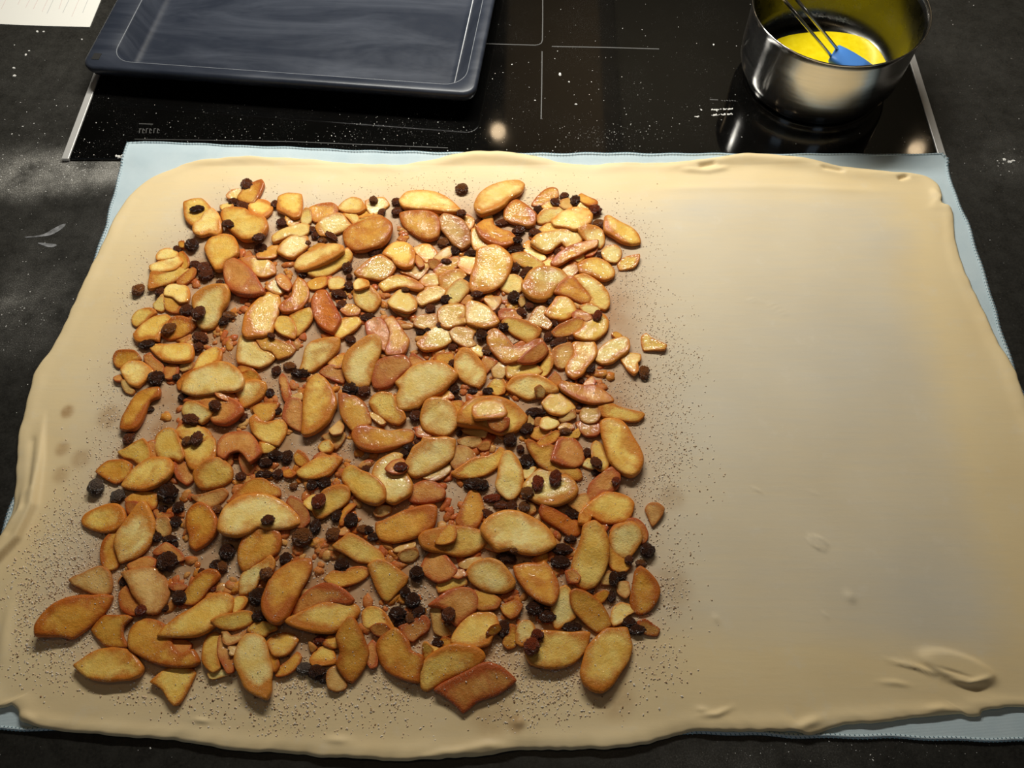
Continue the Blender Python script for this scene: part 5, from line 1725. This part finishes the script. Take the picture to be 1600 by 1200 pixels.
zt = TZ - HZ
RL, RR_, RF, RB = 0.030, 0.013, 0.013, 0.02          # flange widths: left, right, front, back
loops = [
    (rrect(0.003, TW - 0.003, 0.003, TD - 0.003, 0.012), zt - 0.012),
    (rrect(0.0006, TW - 0.0006, 0.0006, TD - 0.0006, 0.0135), zt - 0.007),
    (rrect(0, TW, 0, TD, 0.014), zt - 0.0035),
    (rrect(0.0012, TW - 0.0012, 0.0012, TD - 0.0012, 0.013), zt - 0.0008),
    (rrect(0.0035, TW - 0.0035, 0.0035, TD - 0.0035, 0.012), zt),
    (rrect(RL - 0.002, TW - RR_ + 0.001, RF - 0.001, TD - RB, 0.022), zt - 0.0005),
    (rrect(RL, TW - RR_, RF, TD - RB, 0.021), zt - 0.0018),
    (rrect(RL + 0.006, TW - RR_ - 0.014, RF + 0.005, TD - RB - 0.005, 0.020), 0.0075),
    (rrect(RL + 0.009, TW - RR_ - 0.017, RF + 0.008, TD - RB - 0.008, 0.018), 0.0045),
    (rrect(RL + 0.014, TW - RR_ - 0.022, RF + 0.013, TD - RB - 0.013, 0.015), 0.0035),
]
TV, TF = [], []
nL = len(loops[0][0])
for lp, z in loops: TV += [(x_, y_, z) for x_, y_ in lp]
for k in range(len(loops) - 1):
    for i in range(nL):
        j = (i + 1) % nL
        TF.append((k * nL + i, k * nL + j, (k + 1) * nL + j, (k + 1) * nL + i))
TF.append(tuple((len(loops) - 1) * nL + i for i in range(nL)))
# underside
b0 = len(TV)
for lp, z in [(rrect(RL - 0.0, TW - RR_, RF, TD - RB, 0.021), zt - 0.0035), (rrect(RL + 0.008, TW - RR_ - 0.016, RF + 0.007, TD - RB - 0.007, 0.018), 0.001)]:
    TV += [(x_, y_, z) for x_, y_ in lp]
for i in range(nL):
    j = (i + 1) % nL
    TF.append((i, b0 + i, b0 + j, j)); TF.append((b0 + i, b0 + nL + i, b0 + nL + j, b0 + j))
TF.append(tuple(b0 + nL + i for i in range(nL))[::-1])
mesh_obj('pan', TV, TF, MAT['enamel'], tray)
hv, hf = box_data(0.0085, 0.0165, 0.012, 0.021, zt - 0.0003, zt + 0.0003)
mesh_obj('rim_slot', hv, hf, MAT['hole'], tray, smooth=False)
# pale line where the floor meets the right wall
wl = simple('pale_enamel_edge', (0.55, 0.56, 0.58, 1), 0.35)
xr = TW - RR_ - 0.0155
v_, f_ = tube_data([(xr, 0.022, 0.0062), (xr, TD - 0.04, 0.0062)], 0.0006, 6)
mesh_obj('wall_crease', v_, f_, wl, tray)
wl2 = simple('pale_inner_edge', (0.20, 0.21, 0.23, 1), 0.35)  # paler line all around the inner edge of the rim
v_, f_ = tube_data([(x_, y_, zt - 0.0010) for x_, y_ in rrect(RL - 0.001, TW - RR_ + 0.0005, RF - 0.0005, TD - RB, 0.0215)], 0.00045, 6, True)
mesh_obj('rim_crease', v_, f_, wl2, tray)

# saucepan
PZ = HZ
PH = 0.084
pc = unproj(1314, 8, PZ + PH)
pe1, pe2 = unproj(1170, 8, PZ + PH), unproj(1458, 8, PZ + PH)
PR = float(np.linalg.norm(pe2 - pe1)) / 2 * 0.965
pot = empty('saucepan', (float(pc[0]), float(pc[1]), PZ))
tag(pot, 'polished steel saucepan with melted butter, standing at the right of the hob', 'saucepan')
outer = [(0.0, 0.0), (PR * 0.80, 0.0), (PR * 0.83, 0.0008), (PR * 0.845, 0.004), (PR * 0.845, 0.007), (PR * 0.875, 0.010), (PR * 0.925, 0.015), (PR * 0.955, 0.022), (PR * 0.965, 0.032),
         (PR * 0.968, 0.060), (PR * 0.970, PH - 0.008), (PR * 0.980, PH - 0.004), (PR * 0.995, PH - 0.0015), (PR, PH - 0.0004), (PR * 0.998, PH + 0.0004), (PR * 0.985, PH), (PR * 0.965, PH - 0.003), (PR * 0.955, PH - 0.007)]
v_, f_ = lathe_data(outer, 96)
mesh_obj('body', v_, f_, MAT['steel'], pot)
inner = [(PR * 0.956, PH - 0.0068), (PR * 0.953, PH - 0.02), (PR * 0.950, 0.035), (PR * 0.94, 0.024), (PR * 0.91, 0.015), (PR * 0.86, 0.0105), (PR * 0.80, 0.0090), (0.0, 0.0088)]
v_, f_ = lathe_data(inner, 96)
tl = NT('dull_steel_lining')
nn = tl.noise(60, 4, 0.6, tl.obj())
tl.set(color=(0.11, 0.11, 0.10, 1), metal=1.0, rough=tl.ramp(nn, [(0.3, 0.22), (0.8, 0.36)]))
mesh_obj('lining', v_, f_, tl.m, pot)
# melted butter
tb = NT('melted_butter')
nb = tb.noise(120, 3, 0.6, tb.obj())
tb.set(color=tb.ramp(nb, [(0.3, (0.80, 0.60, 0.004, 1)), (0.8, (0.92, 0.74, 0.02, 1))]), rough=0.12, spec=0.5, normal=tb.bump(nb, 0.05, 0.001))
bz = PZ + 0.0118
BUT = [(1208, 66), (1222, 57), (1250, 51), (1290, 48), (1330, 52), (1362, 63), (1386, 80), (1396, 96), (1392, 112), (1360, 126), (1310, 132), (1260, 126), (1225, 108), (1206, 84)]
bl = smooth_loop([unproj(a, b, bz)[:2] for a, b in BUT], 72)
dd = bl - pc[:2]; rd = np.linalg.norm(dd, axis=1)
mx = PR * 0.885
bl = pc[:2] + dd * np.minimum(1, mx / rd)[:, None]
bc = bl.mean(0)
BV, BF = [], []
for f_s, zz in [(1.0, bz - 0.0022), (0.995, bz - 0.0008), (0.975, bz - 0.0001), (0.93, bz), (0.5, bz)]:
    BV += [(bc[0] + (p[0] - bc[0]) * f_s - bc[0], bc[1] + (p[1] - bc[1]) * f_s - bc[1], zz - bz) for p in bl]
for k in range(4):
    for i in range(72):
        j = (i + 1) % 72
        BF.append((k * 72 + i, k * 72 + j, (k + 1) * 72 + j, (k + 1) * 72 + i))
BV.append((0, 0, 0))
for i in range(72): BF.append((4 * 72 + i, 4 * 72 + (i + 1) % 72, len(BV) - 1))
if area_of(bl) < 0: BF = [f[::-1] for f in BF]
butter = mesh_obj('melted_butter', BV, BF, tb.m, loc=(float(bc[0]), float(bc[1]), bz))
tag(butter, 'pool of bright yellow melted butter in the saucepan', 'butter')

# pastry brush: blue silicone head, handle of two parallel steel wires
brush = empty('pastry_brush', tuple(float(k) for k in unproj(1322, 90, PZ + 0.012)))
tag(brush, 'pastry brush with blue silicone head and twin wire handle in the saucepan', 'brush')
bo = np.array(brush.location)
hA, hB = unproj(1297, 86, PZ + 0.026), unproj(1309, 78, PZ + 0.026)   # where the wires enter the head
tA, tB = unproj(1219, -8, PZ + 0.115), unproj(1239, -8, PZ + 0.115)
hd = ((hA + hB) / 2); hdir = hd - (tA + tB) / 2
hdir /= np.linalg.norm(hdir)
for A_, T_ in ((hA, tA), (hB, tB)):
    far = A_ + (T_ - A_) * 1.35
    v_, f_ = tube_data([tuple(A_ + hdir * 0.012 - bo), tuple(A_ - bo), tuple((A_ + far) / 2 - bo), tuple(far - bo)], 0.0016, 10)
    mesh_obj('handle_wire', v_, f_, MAT['wire'], brush)
hA2, hB2 = unproj(1292, 92, PZ + 0.024), unproj(1313, 75, PZ + 0.024)
hd = (hA2 + hB2) / 2
hdir = unproj(1352, 99, PZ + 0.017) - unproj(1313, 75, PZ + 0.024)
hdir /= np.linalg.norm(hdir)
wx = (hB2 - hA2); hw = float(np.linalg.norm(wx)) / 2
wx -= hdir * (wx @ hdir); wx /= np.linalg.norm(wx)
nz_ = np.cross(hdir, wx); nz_ /= np.linalg.norm(nz_)
HVv, HFf = [], []
secs = [(-0.001, hw * 0.85, 0.0030), (0.0005, hw * 0.97, 0.0042), (0.008, hw * 1.02, 0.0052), (0.018, hw * 1.10, 0.0050), (0.030, hw * 1.16, 0.0040), (0.040, hw * 1.18, 0.0024)]
for (t_, w_, h_) in secs:
    c_ = hd + hdir * t_
    for k in range(16):
        th = 2 * math.pi * k / 16
        cx_, sx_ = math.cos(th), math.sin(th)
        e = 0.45
        HVv.append(tuple(c_ + wx * (w_ * math.copysign(abs(cx_)**e, cx_)) + nz_ * (h_ * math.copysign(abs(sx_)**e, sx_)) - bo))
for k in range(len(secs) - 1):
    for i in range(16):
        j = (i + 1) % 16
        HFf.append((k * 16 + i, k * 16 + j, (k + 1) * 16 + j, (k + 1) * 16 + i))
HFf.append(tuple(range(16))[::-1]); HFf.append(tuple((len(secs) - 1) * 16 + i for i in range(16)))
mesh_obj('brush_head', HVv, HFf, MAT['silicone'], brush)

# sheet of paper at the far left
zp = 0.0009
pcs = [unproj(a, b, zp) for a, b in [(140, 42), (163, -14), (215, -140), (-160, -150), (-160, 32), (0, 37.5), (70, 40.5)]]
pc0 = pcs[0]
paper = mesh_obj('recipe_sheet', [(p[0] - pc0[0], p[1] - pc0[1], 0.0) for p in pcs] + [(p[0] - pc0[0], p[1] - pc0[1], -0.0007) for p in pcs],
                 [tuple(range(7)), tuple(range(13, 6, -1))] + [(i, 7 + i, 7 + (i + 1) % 7, (i + 1) % 7) for i in range(7)], MAT['paper'], smooth=False,
                 loc=(float(pc0[0]), float(pc0[1]), zp))
tag(paper, 'white sheet of paper with faint printed lines at the far left', 'paper')
for k, (x0_, y0_, x1_, y1_, ink) in enumerate([(2, 14, 9, 0, 'ink'), (28, 7, 32, -2, 'ink'), (52, 14, 62, -6, 'ink'), (66, 18, 76, -4, 'ink'), (73.5, 21, 85, -4, 'ink2'), (92, 14, 98, -3, 'ink'),
                                               (98, 20, 110, -5, 'ink2'), (112, 26, 124, -2, 'ink'), (129, 20, 138, -2, 'ink2'), (40, 12, 48, -4, 'ink')]):
    ln_ = flat_line('printed_line', [(x0_, y0_), (x1_, y1_)], 0.0007, MAT[ink], None, zp + 0.0001)
    for vt in ln_.data.vertices: vt.co -= Vector((pc0[0], pc0[1], zp))
    ln_.parent = paper

# ------------------------------------------------------------------ flour specks and spilled sugar grains on hob and worktop
fv, ff = [], []


def speck_at(x_, y_, z_, r):
    k = random.randint(5, 6); a0 = random.uniform(0, 6.28)
    b0 = len(fv)
    el = random.uniform(1, 1.7); an = random.uniform(0, 3.14)
    for ring, (s_, h_) in enumerate(((1.0, 0.0), (0.7, 0.5))):
        for i in range(k):
            th = a0 + 6.283 * i / k
            rr_ = r * s_ * random.uniform(0.75, 1.2)
            u_, w_ = rr_ * math.cos(th) * el, rr_ * math.sin(th)
            fv.append((x_ + u_ * math.cos(an) - w_ * math.sin(an), y_ + u_ * math.sin(an) + w_ * math.cos(an), z_ + h_ * r))
    for i in range(k):
        j = (i + 1) % k
        ff.append((b0 + i, b0 + j, b0 + k + j, b0 + k + i))
    ff.append(tuple(b0 + k + i for i in range(k)))


def on_top(x_, y_):
    return HZ if (abs(x_) < 0.4335 and 0 < y_ < 0.52) else 0.0


SPOTS = [(100, 150, 120, 60, 90, .5), (60, 215, 60, 30, 150, .55), (60, 265, 80, 22, 420, .5), (150, 258, 45, 8, 160, .45), (40, 480, 40, 35, 130, .45), (60, 380, 60, 60, 120, .35), (300, 200, 110, 22, 120, .45),
         (500, 212, 170, 18, 320, .42), (620, 205, 80, 20, 160, .4), (880, 160, 110, 60, 260, .38), (930, 215, 50, 14, 260, .38), (860, 60, 120, 60, 90, .32), (1010, 200, 60, 30, 120, .35), (1080, 110, 80, 60, 90, .35),
         (1470, 240, 90, 20, 45, .45), (1575, 250, 16, 10, 40, .55), (1520, 120, 60, 90, 110, .35), (1550, 400, 40, 80, 40, .35), (300, 30, 60, 30, 0, .3), (1200, 1180, 120, 10, 60, .4), (250, 1165, 180, 14, 16, .5), (1440, 1172, 60, 10, 40, .4), (70, 560, 30, 40, 40, .35)]
for (cx_, cy_, rx_, ry_, nn_, sz) in SPOTS:
    for _ in range(nn_):
        px_, py_ = random.gauss(cx_, rx_), random.gauss(cy_, ry_)
        if not (-20 < px_ < 1620 and -20 < py_ < 1205): continue
        p = unproj(px_, py_, HZ)
        if poly_inside(np.array([p[0]]), np.array([p[1]]), tw)[0]: continue
        lx, ly = (p[0] - fl[0]) * tdir[0] + (p[1] - fl[1]) * tdir[1], -(p[0] - fl[0]) * tdir[1] + (p[1] - fl[1]) * tdir[0]
        if -0.002 < lx < TW + 0.002 and ly > -0.002: continue
        if np.hypot(p[0] - pc[0], p[1] - pc[1]) < PR * 0.87: continue
        if p[0] < -0.40 and p[1] > 0.20: continue
        r = 0.00011 + 0.0011 * sz * random.random()**6
        speck_at(p[0], p[1], on_top(p[0], p[1]), r)
# a spilled streak of grains left of the pan
for (x0_, y0_, x1_, y1_, nn_) in [(1085, 183, 1102, 180, 8), (1112, 171.5, 1145, 170.5, 34), (1110, 180, 1144, 178, 34), (1092, 171.5, 1098, 171.5, 4)]:
    for k in range(nn_):
        t_ = random.random()
        p = unproj(x0_ + (x1_ - x0_) * t_, y0_ + (y1_ - y0_) * t_ + random.gauss(0, 0.5), HZ)
        speck_at(p[0], p[1], HZ, random.uniform(0.0004, 0.0009))
for (a, b, r) in [(875, 116, 0.0016), (889, 128, 0.0010), (800, 101, 0.0010), (900, 163, 0.0010), (836, 157, 0.0009), (1115, 70, 0.0012), (193, 245, 0.0028), (186, 245, 0.0020), (182, 244, 0.0014), (126, 58, 0.0010),
                  (56, 46, 0.0014), (66, 46, 0.0012), (43, 76, 0.0010), (38, 82, 0.0012), (19, 103, 0.0014), (20, 115, 0.0016), (1572, 246, 0.0016), (1580, 250, 0.0022), (1586, 248, 0.0014)]:
    p = unproj(a, b, HZ)
    speck_at(p[0], p[1], on_top(p[0], p[1]), r)
fs = mesh_obj('flour_specks', fv, ff, MAT['flour'], smooth=False)
tag(fs, 'scattered flour specks and sugar grains on the hob and worktop', 'flour', None, 'stuff')
# thin dried smears on the worktop at the left
ts_ = NT('dried_smear')
ns_ = ts_.noise(120, 4, 0.6, ts_.obj())
ts_.set(color=ts_.ramp(ns_, [(0.35, (0.10, 0.10, 0.10, 1)), (0.7, (0.34, 0.34, 0.35, 1))]), rough=0.7)
for SM, lab in [([(38, 370.5), (66, 366.5), (84, 357), (96, 351), (103, 350), (96, 358), (80, 367), (66, 369.5), (50, 371)], 'pale dried flour streak rising to the right on the worktop at the left'),
                ([(59, 379.5), (72, 380), (88, 382), (85, 385.5), (76, 386), (66, 383)], 'small white flour smear just below the pale streak on the worktop')]:
    sp_ = smooth_loop([unproj(a, b, 0.0002)[:2] for a, b in SM], 40)
    c_ = sp_.mean(0); nn_ = len(sp_)
    SVv = [(p[0] - c_[0], p[1] - c_[1], 0.0003) for p in sp_] + [(p[0] - c_[0], p[1] - c_[1], 0.0) for p in sp_]
    SFf = [tuple(range(nn_))] + [(i, nn_ + i, nn_ + (i + 1) % nn_, (i + 1) % nn_) for i in range(nn_)]
    sm_ = mesh_obj('flour_smear', SVv, SFf, ts_.m, smooth=False, loc=(float(c_[0]), float(c_[1]), 0.0))
    tag(sm_, lab, 'smear', 'flour smears on the worktop')
